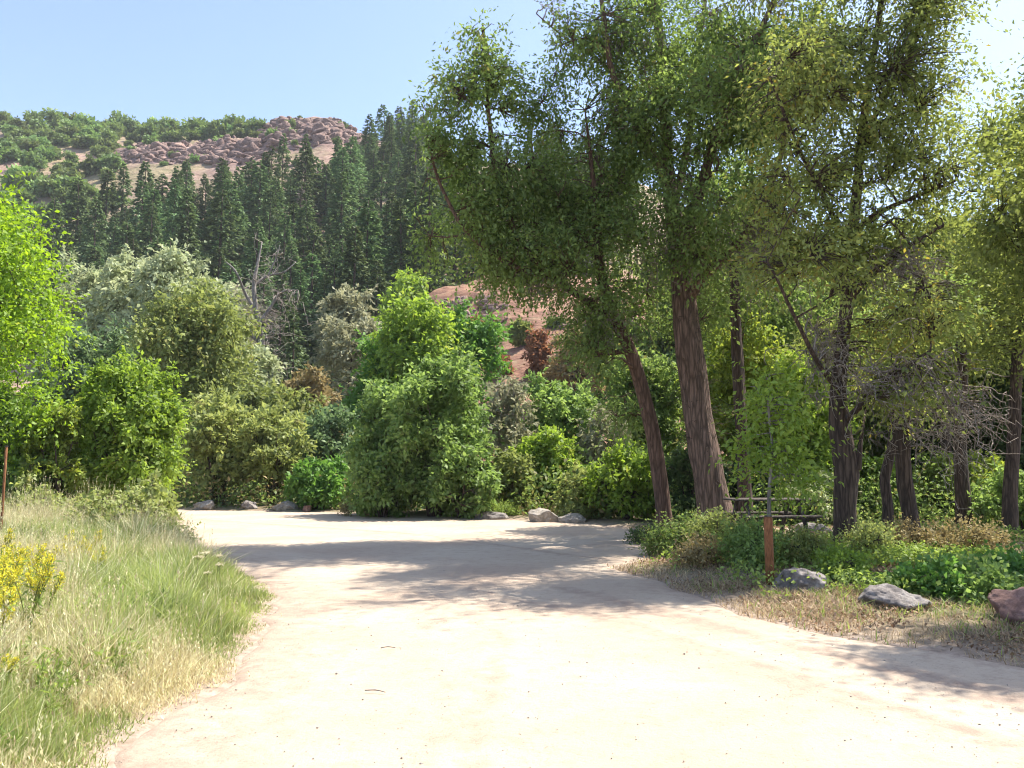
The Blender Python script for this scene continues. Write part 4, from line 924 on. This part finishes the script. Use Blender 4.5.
for key, lb, gr, n, fn in zones:
    for _ in range(n):
        px, Y = fn(); X = (px - 512) / F * Y; k = int(r.integers(0, 4)); z = float(hz(X, Y)[0]) - .3
        s = {'e': r.uniform(.8, 1.7), 'f': r.uniform(1.1, 2.2), 'g': r.uniform(.7, 1.5), 'h': r.uniform(.4, .8), 'i': r.uniform(.3, .8), 'j': r.uniform(.5, 1.1)}[key]
        lb_ = lb
        if key in 'ef':
            f3 = np.clip((px - (-30 if key == 'e' else 30)) / (135 if key == 'e' else 202) * 3, 0, 2)
            side = ['at the left', 'in the middle', 'at the right'][int(f3)]
            lb_ = ('skyline oak bush above the long red cliff band, ' + side.split()[-1] + ' of the row') if key == 'f' else \
                ('green oak bush ' + ('low' if Y < 250 else 'halfway up' if Y < 300 else 'near the crest') + ' on the scrubby upper left slope, ' + side)
        if key == 'j': lb_ = 'bush in the dim brush at the foot of the conifers, ' + ['far left', 'middle', 'right'][int(np.clip((px + 30) / 430 * 3, 0, 2))] + ' part'
        if k not in used:
            used.add(k); c = scr[k]; c.location = (X, Y, z); c.scale = (s, s, s); tag(c, lb_, 'bush', gr)
        else:
            c = copy_tree(scr[k], (X, Y, z), r.uniform(0, 6.28), (s, s, s * r.uniform(.8, 1.2)), lb_, gr); c['category'] = 'bush'

# ------------------------------------------------------------------ low growth on the right-hand bank and shaded ground
def patch_points(r, n, x0, x1, y0, y1, dens=None):
    X = r.uniform(x0, x1, n); Y = r.uniform(y0, y1, n)
    if dens is not None:
        k = r.random(n) < dens(X, Y); X = X[k]; Y = Y[k]
    return X, Y
def low_shrub(label, px, Y, wpx, hpx, mat, seed, n=70, leaf=(.05, .032), per=26, cat='shrub', name='low_shrub', depth=.5, group=None):
    r = np.random.default_rng(seed); x0 = at(px, 500, Y)[0]; z0 = float(gz(x0, Y)[0])
    root = bpy.data.objects.new(name, None); C.objects.link(root); root.location = (x0, Y, z0); tag(root, label, cat, group)
    Wd = wpx / F * Y / 2; H = hpx / F * Y; mt = MB(); mc = MB(); skel = []
    for s in range(5):
        xx = r.uniform(-.6, .6) * Wd; P, Rr = resample([[xx * .7, 0, -.05], [xx, r.normal(0, .1), H * .4], [xx * 1.15, r.normal(0, .2), H * .8]], [.012, .009, .004], 6); tube(mt, P, Rr, 4); skel.append((P, Rr))
    bl = []
    for q in range(6):
        t = (q + .5) / 6 * 2 - 1; h = H * (1 - .45 * t * t) * r.uniform(.75, 1.05)
        bl.append(((t * Wd * .75, r.normal(0, .25) * depth, h * .5), (Wd * .34, depth * r.uniform(.6, 1), h * .52), n // 6 * 2))
    leafy(mt, mc, r, skel, bl, per, leaf[0], leaf[1], .10, .3, .35, .1, .004, seed, zmin=.02)
    mt.build('stems', M['bark2'], root); mc.build('leaves', M[mat], root); return root
low_shrub('grey-green snowberry bush at the foot of the leaning reddish trunk', 678, 14.8, 74, 44, 'cotton', 201, 150)
low_shrub('low olive bush in front of the thick furrowed trunk', 722, 14.0, 74, 44, 'olive', 202, 150)
low_shrub('low shaded bush just left of the brown post', 750, 12.4, 52, 50, 'elder', 203, 130)
low_shrub('dull bush right behind the brown post', 800, 12.6, 64, 36, 'olive', 204, 120)
low_shrub('small bright green bush between the swollen trunk and the flat grey boulder', 836, 11.2, 42, 30, 'maple', 205, 90)
low_shrub('yellowish bush at the right foot of the swollen trunk', 868, 12.8, 48, 42, 'willow', 206, 90)
low_shrub('reddish-tan dying bush under the two slim trunks', 905, 13.4, 74, 38, 'tan', 207, 120)
low_shrub('reddish-tan dying bush right of the slim trunks, the wider one', 965, 13.0, 90, 36, 'tan', 208, 130)
low_shrub('leafy dark green clump right of the dark flat boulder', 925, 10.0, 62, 30, 'green', 209, 120, (.07, .05))
low_shrub('leafy green clump left of the reddish boulder', 968, 9.7, 62, 32, 'elder', 210, 120, (.07, .05))
low_shrub('leafy green clump behind the reddish boulder at the right edge', 1010, 10.2, 60, 36, 'green', 211, 100, (.07, .05))
low_shrub('dark creeping bush at the tip of the bank beside the leaning trunk', 648, 17.6, 44, 18, 'dark', 212, 60)
low_shrub('dry brush spilling onto the road edge in front of the snowberry bush', 700, 12.9, 60, 22, 'tan', 213, 70)
for q, (px, Y, wd, h, mt_, lb) in enumerate([(358, 27.5, 40, 20, 'tan', 'low dry bush at the far road edge left of the boxelder foot'), (120, 14.0, 40, 26, 'weed', 'small leafy weed clump in the grass below the pale-leaved bush'),
        (500, 26.3, 40, 14, 'weed', 'low bright weed patch left of the roadside rocks'), (575, 24.6, 36, 14, 'willow', 'low dry weed patch right of the roadside rocks'), (165, 15.2, 44, 32, 'yellow', 'trailing pale bush tip leaning over the left road edge'),
        (30, 13.5, 70, 40, 'olive', 'dull bush behind the goldenrod at the left edge'), (90, 13.0, 60, 26, 'olive', 'dull low bush behind the small goldenrod row'), (725, 24.3, 12, 14, 'green', 'tiny bright green plant beside the leaning trunk')]):
    low_shrub(lb, px, Y, wd, h, mt_, 230 + q, 70)

# ------------------------------------------------------------------ rocks
def boulder(name, label, px, Y, wpx, hpx, depth, mat, seed, rz=0.0, sink=.42, flat=1.0, group=None):
    r = np.random.default_rng(seed); n = 26
    # cube-sphere
    g = np.linspace(-1, 1, n); A, B = np.meshgrid(g, g); A = A.ravel(); B = B.ravel(); O = np.ones_like(A); Vs = []; Qs = []
    i = np.arange(n - 1)[:, None] * n; j = np.arange(n - 1)[None, :]
    q = np.stack([i + j, i + j + 1, i + n + j + 1, i + n + j], -1).reshape(-1, 4)
    for k, f in enumerate([(A, B, O), (B, A, -O), (O, A, B), (-O, B, A), (B, O, A), (A, -O, B)]):
        Vs.append(np.stack(f, 1)); Qs.append(q + k * n * n)
    Vv = norm(np.concatenate(Vs)); dirs = norm(r.normal(0, 1, (18, 3))); off = r.uniform(.5, .92, 18)
    rad = np.ones(len(Vv))
    for d, o_ in zip(dirs, off):
        c = Vv @ d; rad = np.minimum(rad, np.where(c > .05, o_ / np.maximum(c, .05), 9))
    rad = rad * (1 + (fbm(Vv, .6, seed) - .5) * .28 + (fbm(Vv, .2, seed + 1, 4) - .5) * .22)
    W_ = wpx / F * Y; H_ = hpx / F * Y; Vv = Vv * rad[:, None]
    ext = Vv.max(0) - Vv.min(0); Vv = (Vv - Vv.min(0)) / ext - .5
    Vv = Vv * [W_, depth, H_ / (1 - sink)]; Vv[:, 2] += H_ / (1 - sink) * (.5 - sink)
    x0 = at(px, 500, Y)[0]
    o = link(name, mesh(name, Vv, np.concatenate(Qs), M[mat], smooth=False), None, (x0, Y, float(gz(x0, Y)[0]))); o.rotation_euler = (r.normal(0, .05), r.normal(0, .06), rz)
    tag(o, label, 'boulder', group); return o
boulder('boulder', 'light grey boulder with a slanting top right of the brown post', 799, 10.3, 48, 19, .8, 'rock', 1)
boulder('boulder', 'wide flat grey boulder with a dark shaded face, centre of the right bank', 888, 9.3, 70, 21, .9, 'rock', 2)
boulder('boulder', 'reddish boulder cut by the right edge of the view', 1026, 8.3, 70, 36, 1.0, 'rock_red', 3)
boulder('boulder', 'pale pinkish humped rock at the far road edge', 545, 24.4, 34, 13, .9, 'rock_pale', 4)
boulder('boulder', 'low whitish pitted rock touching the pale pinkish humped rock', 572, 24.0, 28, 9, .7, 'rock_pale', 5)
boulder('boulder', 'low mossy flat rock left of the pinkish humped rock', 492, 25.6, 36, 8, .7, 'rock', 6)
boulder('boulder', 'flat pale slab under the right willow clump', 286, 30.4, 24, 8, .8, 'rock_pale', 7)
boulder('boulder', 'small grey stone under the willow clumps left of the flat pale slab', 250, 31.0, 18, 7, .6, 'rock', 8)
boulder('boulder', 'small pale stone at the left foot of the left willow clump', 203, 31.2, 22, 9, .6, 'rock_pale', 9)
boulder('boulder', 'tiny brownish stone at the road edge right of the flat pale slab', 307, 29.8, 9, 6, .4, 'rock_red', 10)
boulder('boulder', 'pale weathered block among bushes left of the young maple', 66, 17.2, 22, 15, .5, 'rock_pale', 11)
boulder('boulder', 'pale flat stone in the bare patch behind the brown post', 812, 18.2, 36, 9, .8, 'rock_pale', 12)

# ------------------------------------------------------------------ post, table
def beveled_box(mb, c, s, b=.008, rot=None):
    x, y, z = np.array(s) / 2; b = min(b, x * .4, y * .4, z * .4)
    import itertools
    V = []; 
    prof = [(x - b, y), (x, y - b), (x, -y + b), (x - b, -y), (-x + b, -y), (-x, -y + b), (-x, y - b), (-x + b, y)]
    for zz, k in ((-z, 1), (-z + b, 0), (z - b, 0), (z, 1)):
        for (a, d) in prof: V.append((a - k * b * np.sign(a), d - k * b * np.sign(d), zz))
    V = np.array(V)
    if rot is not None: V = V @ np.array(rot).T
    V = V + np.array(c); n = 8; Q = []
    for i in range(3):
        for j in range(n): Q.append([i * n + (j + 1) % n, i * n + j, (i + 1) * n + j, (i + 1) * n + (j + 1) % n])
    T = []
    for j in range(1, 7): T.append([0, j, j + 1]); T.append([24, 24 + j + 1, 24 + j])
    mb.add(V, np.array(Q), np.array(T))
def rotz(a): return [[math.cos(a), -math.sin(a), 0], [math.sin(a), math.cos(a), 0], [0, 0, 1]]
def rotx(a): return [[1, 0, 0], [0, math.cos(a), -math.sin(a)], [0, math.sin(a), math.cos(a)]]
Yp = 10.7; xp = at(770, 577, Yp)[0]; zp = float(gz(xp, Yp)[0]); Hp = at(770, 517, Yp)[2] - zp
root = bpy.data.objects.new('wooden_post', None); C.objects.link(root); root.location = (xp, Yp, zp); tag(root, 'short square reddish-brown wooden post at the edge of the right bank', 'post')
mb = MB(); beveled_box(mb, (0, 0, Hp / 2 - .1), (.11, .11, Hp + .2), .012, rotz(-.35)); mb.build('shaft', M['wood'], root)
mb = MB(); beveled_box(mb, (0, 0, Hp + .012), (.095, .095, .02), .008, rotz(-.35)); mb.build('cap', M['wood_g'], root)
Yt = 15.7; xt = at(782, 500, Yt)[0]; zt = float(gz(xt, Yt)[0])
root = bpy.data.objects.new('picnic_table', None); C.objects.link(root); root.location = (xt, Yt + .9, zt); root.rotation_euler = (0, 0, .12); tag(root, 'weathered wooden picnic table in the shade behind the brown post', 'picnic table')
mb = MB()
for k in range(5): beveled_box(mb, (0, -.32 + k * .16, .76), (1.6, .145, .04))
mb.build('table_top', M['wood_g'], root)
for s in (-1, 1):
    mb = MB(); beveled_box(mb, (0, s * .72 - .07, .45), (1.6, .13, .04)); beveled_box(mb, (0, s * .72 + .07, .45), (1.6, .13, .04)); mb.build('seat', M['wood_g'], root)
    for e in (-1, 1):
        mb = MB(); beveled_box(mb, (e * .56, s * .42, .37), (.05, .09, .84), .006, None if False else rotx(s * .5)); mb.build('leg', M['wood_g'], root)
for e in (-1, 1):
    mb = MB(); beveled_box(mb, (e * .56 + .052, 0, .40), (.045, 1.6, .09)); mb.build('brace', M['wood_g'], root)
Yq = 13.2; x0 = at(3, 500, Yq)[0]; mb = MB(); zq = float(gz(x0, Yq)[0]); Hq = at(3, 447, Yq)[2] - zq
root = bpy.data.objects.new('fence_stake', None); C.objects.link(root); root.location = (x0, Yq, zq); tag(root, 'thin brown metal stake in the tall grass at the left edge', 'stake')
mb = MB(); beveled_box(mb, (0, 0, Hq / 2 - .1), (.035, .03, Hq + .2), .006); mb.build('shaft', M['wood'], root)
mb = MB(); beveled_box(mb, (0, 0, Hq + .01), (.045, .04, .02), .006); mb.build('cap', M['wood_g'], root)

# ------------------------------------------------------------------ grass, weeds, litter
def blades(mb, r, X, Y, h, wd, lean=.35, var=None, bend=.4):
    z = gz(X, Y) - .02; n = len(X); P = np.c_[X, Y, z]
    a = r.uniform(0, 6.28, n); ln = np.abs(r.normal(0, lean, n)) * h
    out = np.c_[np.cos(a), np.sin(a), np.zeros(n)]; s = np.c_[-np.sin(a), np.cos(a), np.zeros(n)]
    b = r.uniform(0, 6.28, n); s = np.c_[np.cos(b), np.sin(b), np.zeros(n)]
    m = P + out * (ln * bend)[:, None] + [0, 0, 1] * (h * .55)[:, None]; t = P + out * ln[:, None] * 1.3 + [0, 0, 1] * h[:, None]
    wv = (wd * r.uniform(.6, 1.3, n))[:, None]
    V = np.stack([P - s * wv * .4, P + s * wv * .4, m + s * wv * .5, m - s * wv * .5, t], 1).reshape(-1, 3)
    i = np.arange(n)[:, None] * 5
    vv = r.random(n) if var is None else var
    s0 = mb.n; mb.V.append(V); mb.n += len(V)
    mb.Q.append(i + [0, 1, 2, 3] + s0); mb.va.append(vv)
    mb.T.append(i + [3, 2, 4] + s0); mb.vt.append(np.asarray(vv))
r = np.random.default_rng(300)
# left meadow
n = 230000
Y = 3.6 + (r.random(n) ** 1.25) * 15.5; X = road_l(Y) - np.abs(r.uniform(-.12, 1, n)) ** 1.05 * (1.2 + Y * .42 + 1.2) 
keep = (X > -(Y * .70 + 1.0)); X = X[keep]; Y = Y[keep]; d = road_l(Y) - X
P2 = np.c_[X, Y]; clump = fbm(P2, .5, 301, 3); dry = fbm(P2, 1.6, 305, 4)
ramp_ = np.clip(.25 + d / 1.1, .15, 1)
h = ramp_ * r.uniform(.17, .50, len(X)) * (.35 + clump * 1.3) * np.interp(Y, [3, 7, 10, 13, 19], [.85, 1, .95, 1.3, 1.5]) * np.interp(d, [0, .3, 1], [.35, .7, 1])
drym = (r.random(len(X)) < np.clip((dry - .49) * 7 + .42 + np.clip(.35 - d, 0, .35), .08, .92))
thin = r.random(len(X)) < np.clip((d + .22) / .75, .0, 1) * np.clip((fbm(P2, .35, 309, 3) - .30) * 5 + np.clip(d - .35, 0, 1) * 2, .1, 1)
g = ~drym & thin; mb = MB(); blades(mb, r, X[g], Y[g], h[g], .0045 + Y[g] * .0006, .45, np.clip(vnoise(P2[g], .6, 4) * .6 + r.uniform(0, .4, g.sum()), 0, 1))
tag(mb.build('meadow_grass', M['grass']), 'green uncut grass filling the roadside meadow at lower left', 'grass', kind='stuff')
g = drym & thin; mb = MB(); blades(mb, r, X[g], Y[g], h[g] * 1.15, .0032 + Y[g] * .0005, .5)
# seed heads on some dry stalks
k = np.where(g)[0][::9]; sx = X[k]; sy = Y[k]; hh = h[k] * 1.5; pz = gz(sx, sy)
base = np.c_[sx, sy, pz]; tip = base + np.c_[r.normal(0, .08, len(k)), r.normal(0, .08, len(k)), hh]; twigs(mb, base, tip, .0018, .001, r, 0, 2, .04)
rep = np.repeat(np.arange(len(k)), 5); leaves(mb, tip[rep] - np.c_[np.zeros(len(rep)), np.zeros(len(rep)), r.uniform(0, .08, len(rep))], .028, .010, r, D=np.tile([0, 0, 1.5], (len(rep), 1)), spread=.5, droop=0)
tag(mb.build('dry_grass', M['straw']), 'straw-coloured dry grass and seed stalks mixed through the left meadow', 'dry grass', kind='stuff')
# broad leafy weeds in the meadow
n = 19000; Y = r.uniform(4, 15, n); X = road_l(Y) - r.uniform(.15, 1, n) * (1 + Y * .5); k = fbm(np.c_[X, Y], .7, 320, 3) > .52; X = X[k]; Y = Y[k]
mb = MB(); base = np.c_[X, Y, gz(X, Y)]; hh = r.uniform(.1, .38, len(X)) * np.clip((road_l(Y) - X) * 1.2, .3, 1); tip = base + np.c_[r.normal(0, .05, len(X)), r.normal(0, .05, len(X)), hh]; twigs(mb, base, tip, .002, .0012, r, 0, 2, .03)
rep = np.repeat(np.arange(len(X)), 9); f = r.uniform(.15, 1, len(rep)); leaves(mb, base[rep] * (1 - f[:, None]) + tip[rep] * f[:, None], .07, .016, r, D=np.tile([0, 0, .6], (len(rep), 1)), spread=.9, droop=0)
tag(mb.build('meadow_weeds', M['weed']), 'leafy green weeds among the grass of the left meadow', 'weeds', kind='stuff')

# goldenrod
def goldenrod(seed, tall):
    r = np.random.default_rng(seed); root = bpy.data.objects.new('goldenrod_plant', None); C.objects.link(root)
    ms = MB(); ml = MB(); mf = MB()
    for s in range(r.integers(4, 7)):
        a = r.uniform(0, 6.28); P, Rr = resample([[0, 0, 0], [.04 * math.cos(a), .04 * math.sin(a), tall * .5], [.15 * math.cos(a), .15 * math.sin(a), tall * r.uniform(.85, 1)]], [.004, .003, .0015], 10); tube(ms, P, Rr, 5)
        k = r.integers(1, 9, 34); leaves(ml, P[k] + r.normal(0, .01, (34, 3)), .075, .012, r, D=np.tile([0, 0, .5], (34, 1)), spread=.8, droop=0)
        top = P[-1]; nb = 15; t = r.uniform(0, 1, nb); s0 = P[-4] * (1 - t[:, None]) + top * t[:, None]; L = (.06 * (1 - t) + .015); aa = r.uniform(0, 6.28, nb)
        e = s0 + np.c_[np.cos(aa) * L, np.sin(aa) * L, L * 1.2]; twigs(ms, s0, e, .0012, .0008, r, .1, 3, .03)
        rep = np.repeat(np.arange(nb), 12); f = r.uniform(.2, 1.05, len(rep))[:, None]; leaves(mf, s0[rep] * (1 - f) + e[rep] * f + r.normal(0, .006, (len(rep), 3)) + [0, 0, .008], .014, .009, r, spread=1, droop=-.4)
    ms.build('stem', M['stem'], root); ml.build('leaves', M['weed'], root); mf.build('flower_head', M['gold'], root); return root
gp = [goldenrod(401, .78), goldenrod(402, .70), goldenrod(403, .60)]
r = np.random.default_rng(404)
spots = [(x, y, 'a') for x, y in zip(r.uniform(-16, 56, 26), r.uniform(6.0, 9.6, 26))] + [(62, 10.8, 'b'), (70, 11.4, 'b'), (80, 11.0, 'b'), (88, 11.3, 'b'), (97, 11.6, 'b'), (102, 10.9, 'b'), (45, 10.4, 'b'), (108, 10.3, 'c'), (20, 5.3, 'd'), (30, 10.9, 'b'), (12, 11.2, 'b')]
LB = {'a': ('yellow goldenrod in the dense flowering patch at the left edge', 'goldenrod in the patch at the left edge'), 'b': ('slim yellow goldenrod in the row standing behind the flowering patch', 'goldenrod in the row behind the patch'),
      'c': ('pale short goldenrod at the right end of the row', None), 'd': ('single small yellow goldenrod nearest the camera, below the patch', None)}
for q, (px, Y, key) in enumerate(spots):
    X = (px - 512) / F * Y; z = float(gz(X, Y)[0]); k = q % 3; s = r.uniform(.85, 1.1) * (.5 if key == 'd' else .75 if key == 'c' else .9 if key == 'b' else 1)
    if q < 3: c = gp[k]; c.location = (X, Y, z); c.scale = (s, s, s); tag(c, *([LB[key][0], 'flowering plant', LB[key][1]]))
    else:
        c = copy_tree(gp[k], (X, Y, z), r.uniform(0, 6), (s, s, s), LB[key][0]); c['category'] = 'flowering plant'
        if 'group' in c: del c['group']
        if LB[key][1]: c['group'] = LB[key][1]
# pale seed-head flowers at the road edge
def umbel(seed):
    r = np.random.default_rng(seed); root = bpy.data.objects.new('seed_head_flower', None); C.objects.link(root); ms = MB(); mf = MB()
    P, Rr = resample([[0, 0, 0], [.03, 0, .25], [.05, .02, .5]], [.004, .003, .002], 8); tube(ms, P, Rr, 5)
    n = 18; a = r.uniform(0, 6.28, n); q = np.sqrt(r.random(n)) * .055; e = P[-1] + np.c_[np.cos(a) * q, np.sin(a) * q, .05 - q * .3]; twigs(ms, np.tile(P[-1], (n, 1)), e, .0012, .0008, r, 0, 2, .02)
    rep = np.repeat(np.arange(n), 9); leaves(mf, e[rep] + r.normal(0, .006, (len(rep), 3)), .014, .012, r, spread=1, droop=-.6); ms.build('stem', M['stem'], root); mf.build('flower_head', M['pale'], root); return root
ub = umbel(420)
ul = ['pale dried seed-head flower at the road edge, leftmost of its cluster', 'pale dried seed-head flower, tallest of the cluster at the road edge', 'pale dried seed-head flower nearest the road in its cluster', 'low pale seed-head flower under the tallest one', 'pale seed-head flower furthest from the camera in its cluster']
for q, (px, Y, s) in enumerate([(199, 9.6, .95), (209, 9.5, 1.05), (228, 9.5, .85), (216, 9.3, .72), (222, 10.2, .9)]):
    X = (px - 512) / F * Y; z = float(gz(X, Y)[0])
    if q == 0: ub.location = (X, Y, z); tag(ub, ul[0], 'flower', 'pale seed-head flowers at the road edge'); ub.scale = (s, s, s)
    else: copy_tree(ub, (X, Y, z), q * 1.3, (s, s, s), ul[q], 'pale seed-head flowers at the road edge')['category'] = 'flower'

# verge on the right: straw, sparse green, litter
r = np.random.default_rng(330); n = 120000
Y = 5.6 + r.random(n) * 14; X = road_r(Y) + r.random(n) ** 1.5 * (2 + Y * .45) - .05; k = X < Y * .72; X = X[k]; Y = Y[k]; d = X - road_r(Y)
k = ~((np.abs(Y - 18.9) < 1.0) & (X > 3.4)); X = X[k]; Y = Y[k]; d = d[k]
pt = fbm(np.c_[X, Y], .9, 331, 4); k = r.random(len(X)) < np.clip((pt - .42) * 5 + .12, .05, 1) * np.clip((d + .12) / .7, 0, 1); X = X[k]; Y = Y[k]; d = d[k]; pt = pt[k]
h = r.uniform(.03, .12, len(X)) * (.4 + pt); gr = r.random(len(X)) < np.clip((d - .5) * .22, .06, .35)
mb = MB(); g = ~gr; blades(mb, r, X[g], Y[g], h[g], .003 + Y[g] * .0006, 1.0); tag(mb.build('verge_dry_grass', M['straw_shade']), 'flattened straw-coloured grass on the right road verge', 'dry grass', kind='stuff')
mb = MB(); g = gr; blades(mb, r, X[g], Y[g], h[g] * 1.3, .004 + Y[g] * .0007, .7); tag(mb.build('verge_grass', M['weed']), 'patchy green grass on the right bank under the trees', 'grass', kind='stuff')
# ground cover plants on the bank
n = 26000; Y = r.uniform(9.6, 19, n); X = road_r(Y) + .5 + r.random(n) * (Y * .42); k = (X < Y * .72) & (fbm(np.c_[X, Y], 1.3, 341, 3) > .47) & ~((np.abs(Y - 18.9) < 1.1) & (X > 3.4)); X = X[k]; Y = Y[k]
mb = MB(); h = r.uniform(.03, .24, len(X)); P = np.c_[X, Y, gz(X, Y) + h]; k_ = r.random(len(X)) < np.clip((X - .38 * Y) * .45 + .15, .08, .7); X = X[k_]; Y = Y[k_]; h = h[k_]; P = P[k_]; rep = np.repeat(np.arange(len(X)), 4); leaves(mb, P[rep] + r.normal(0, .035, (len(rep), 3)), .065, .042, r, spread=1, droop=.1, up=1.5)
tag(mb.build('ground_cover', M['weed']), 'low leafy ground cover on the shaded right bank', 'ground cover', kind='stuff')
# leaf litter
n = 60000; Y = r.uniform(6, 22, n); X = road_r(Y) + r.random(n) ** 1.3 * (1.5 + Y * .5) - .35 * r.random(n); k = (X < Y * .75) & (r.random(n) < np.clip((fbm(np.c_[X, Y], .6, 351, 4) - .44) * 7, .04, 1) * np.clip((X - road_r(Y)) * .9 + .25, .05, 1)); X = X[k]; Y = Y[k]
mb = MB(); P = np.c_[X, Y, gz(X, Y) + r.uniform(.015, .04, len(X))]; leaves(mb, P, .05, .028, r, spread=1, droop=-.0, up=6, D=None)
tag(mb.build('leaf_litter', M['litter']), 'brown fallen leaves scattered over the right bank and verge', 'fallen leaves', kind='stuff')
# undergrowth beyond the road
def under(name, label, n, fn, h, leafl, mat, seed):
    r = np.random.default_rng(seed); X, Y = fn(r, n); mb = MB(); P = np.c_[X, Y, tz(X, Y) + r.random(len(X)) ** 1.3 * h * np.clip(.1 + (fbm(np.c_[X, Y], 2.6, seed) - .28) * 3.6, .12, 2.2)]
    leaves(mb, P, leafl, leafl * .5, r, spread=1, droop=-.2, up=.6); tag(mb.build(name, M[mat]), label, 'undergrowth', kind='stuff')
def beyond(r, n):
    Y = r.uniform(24, 48, n); X = r.uniform(-.75, .75, n) * Y
    edge = np.interp(X, [-20, -12, -5.5, -.4, 2.5, 3.9, 9], [31.8, 31.6, 30, 26.4, 23.8, 22, 21]); k = Y > edge; return X[k], Y[k]
under('undergrowth', 'tangled green undergrowth beyond the far edge of the road', 90000, beyond, 1.3, .2, 'cotton', 360)
under('dry_undergrowth', 'tan dry weeds mixed in the undergrowth beyond the road', 30000, beyond, .9, .2, 'tan', 361)
def rightw(r, n):
    Y = r.uniform(20.6, 36, n); X = r.uniform(.18, .8, n) * Y; return X, Y
under('wood_undergrowth', 'leafy undergrowth in the shaded wood on the right', 60000, rightw, 1.3, .12, 'cotton', 362)
def leftb(r, n):
    Y = r.uniform(15.5, 30, n); X = -r.uniform(.44, .85, n) * Y; k = X < road_l(Y) - .6; return X[k], Y[k]
under('bank_undergrowth', 'leafy undergrowth around the foot of the left-hand trees', 50000, leftb, .8, .10, 'olive', 363)
def valley(r, n):
    Y = r.uniform(46, 100, n); X = r.uniform(-.8, -.13, n) * Y; return X, Y
under('valley_brush', 'olive brush covering the valley floor below the conifers', 60000, valley, 2.2, .5, 'olive', 364)

# pebbles on the road
r = np.random.default_rng(380); n = 9000
Y = 3.4 + r.random(n) ** 1.7 * 15; X = r.uniform(-.7, .72, n) * Y; k = road_d(X, Y) > -.2; X = X[k]; Y = Y[k]
trk = np.min([poly_dist(X, Y, t) for t in tracks], 0); k = r.random(len(X)) < .22 + .8 * np.exp(-((trk - .25) / .2) ** 2) + .4 * np.exp(-((X - road_l(Y)) / .6) ** 2); X = X[k]; Y = Y[k]
oc = norm(np.array([[1, 0, 0], [0, 1, 0], [-1, 0, 0], [0, -1, 0], [0, 0, .8], [0, 0, -.8]], float)); T = np.array([[0, 1, 4], [1, 2, 4], [2, 3, 4], [3, 0, 4], [1, 0, 5], [2, 1, 5], [3, 2, 5], [0, 3, 5]])
s = r.lognormal(-5.5, .45, len(X)); s = np.minimum(s, .014); Vv = oc[None] * s[:, None, None] * r.uniform(.6, 1.3, (len(X), 6, 1)); ang = r.uniform(0, 6.28, len(X)); ca = np.cos(ang)[:, None]; sa = np.sin(ang)[:, None]
Vx = Vv[:, :, 0] * ca - Vv[:, :, 1] * sa; Vy = Vv[:, :, 0] * sa + Vv[:, :, 1] * ca
Vv = np.stack([Vx + X[:, None], Vy + Y[:, None], Vv[:, :, 2] * .7 + (gz(X, Y) + .012)[:, None]], -1).reshape(-1, 3)
tag(link('pebbles', mesh('pebbles', Vv, (T[None] + np.arange(len(X))[:, None, None] * 6).reshape(-1, 3), M['rock_pale'])), 'small stones scattered over the dirt road', 'pebbles', kind='stuff')
# a few fallen sticks on the road
for (px, py, L, a, lb) in [(375, 695, .16, -.3, 'thin stick lying on the road at centre left'), (388, 651, .13, 0, 'small twig lying on the road above the thin stick')]:
    g = gnd(px, py); mb = MB(); P, Rr = resample([[-L / 2, 0, .02], [0, .01, .026], [L / 2, 0, .02]], [.004, .004, .002], 7); tube(mb, P, Rr, 6)
    o = mb.build('stick', M['bark_g'], None, loc=(g[0], g[1], float(gz(g[0], g[1])[0]) + .005)); o.rotation_euler = (0, 0, a); tag(o, lb, 'stick')
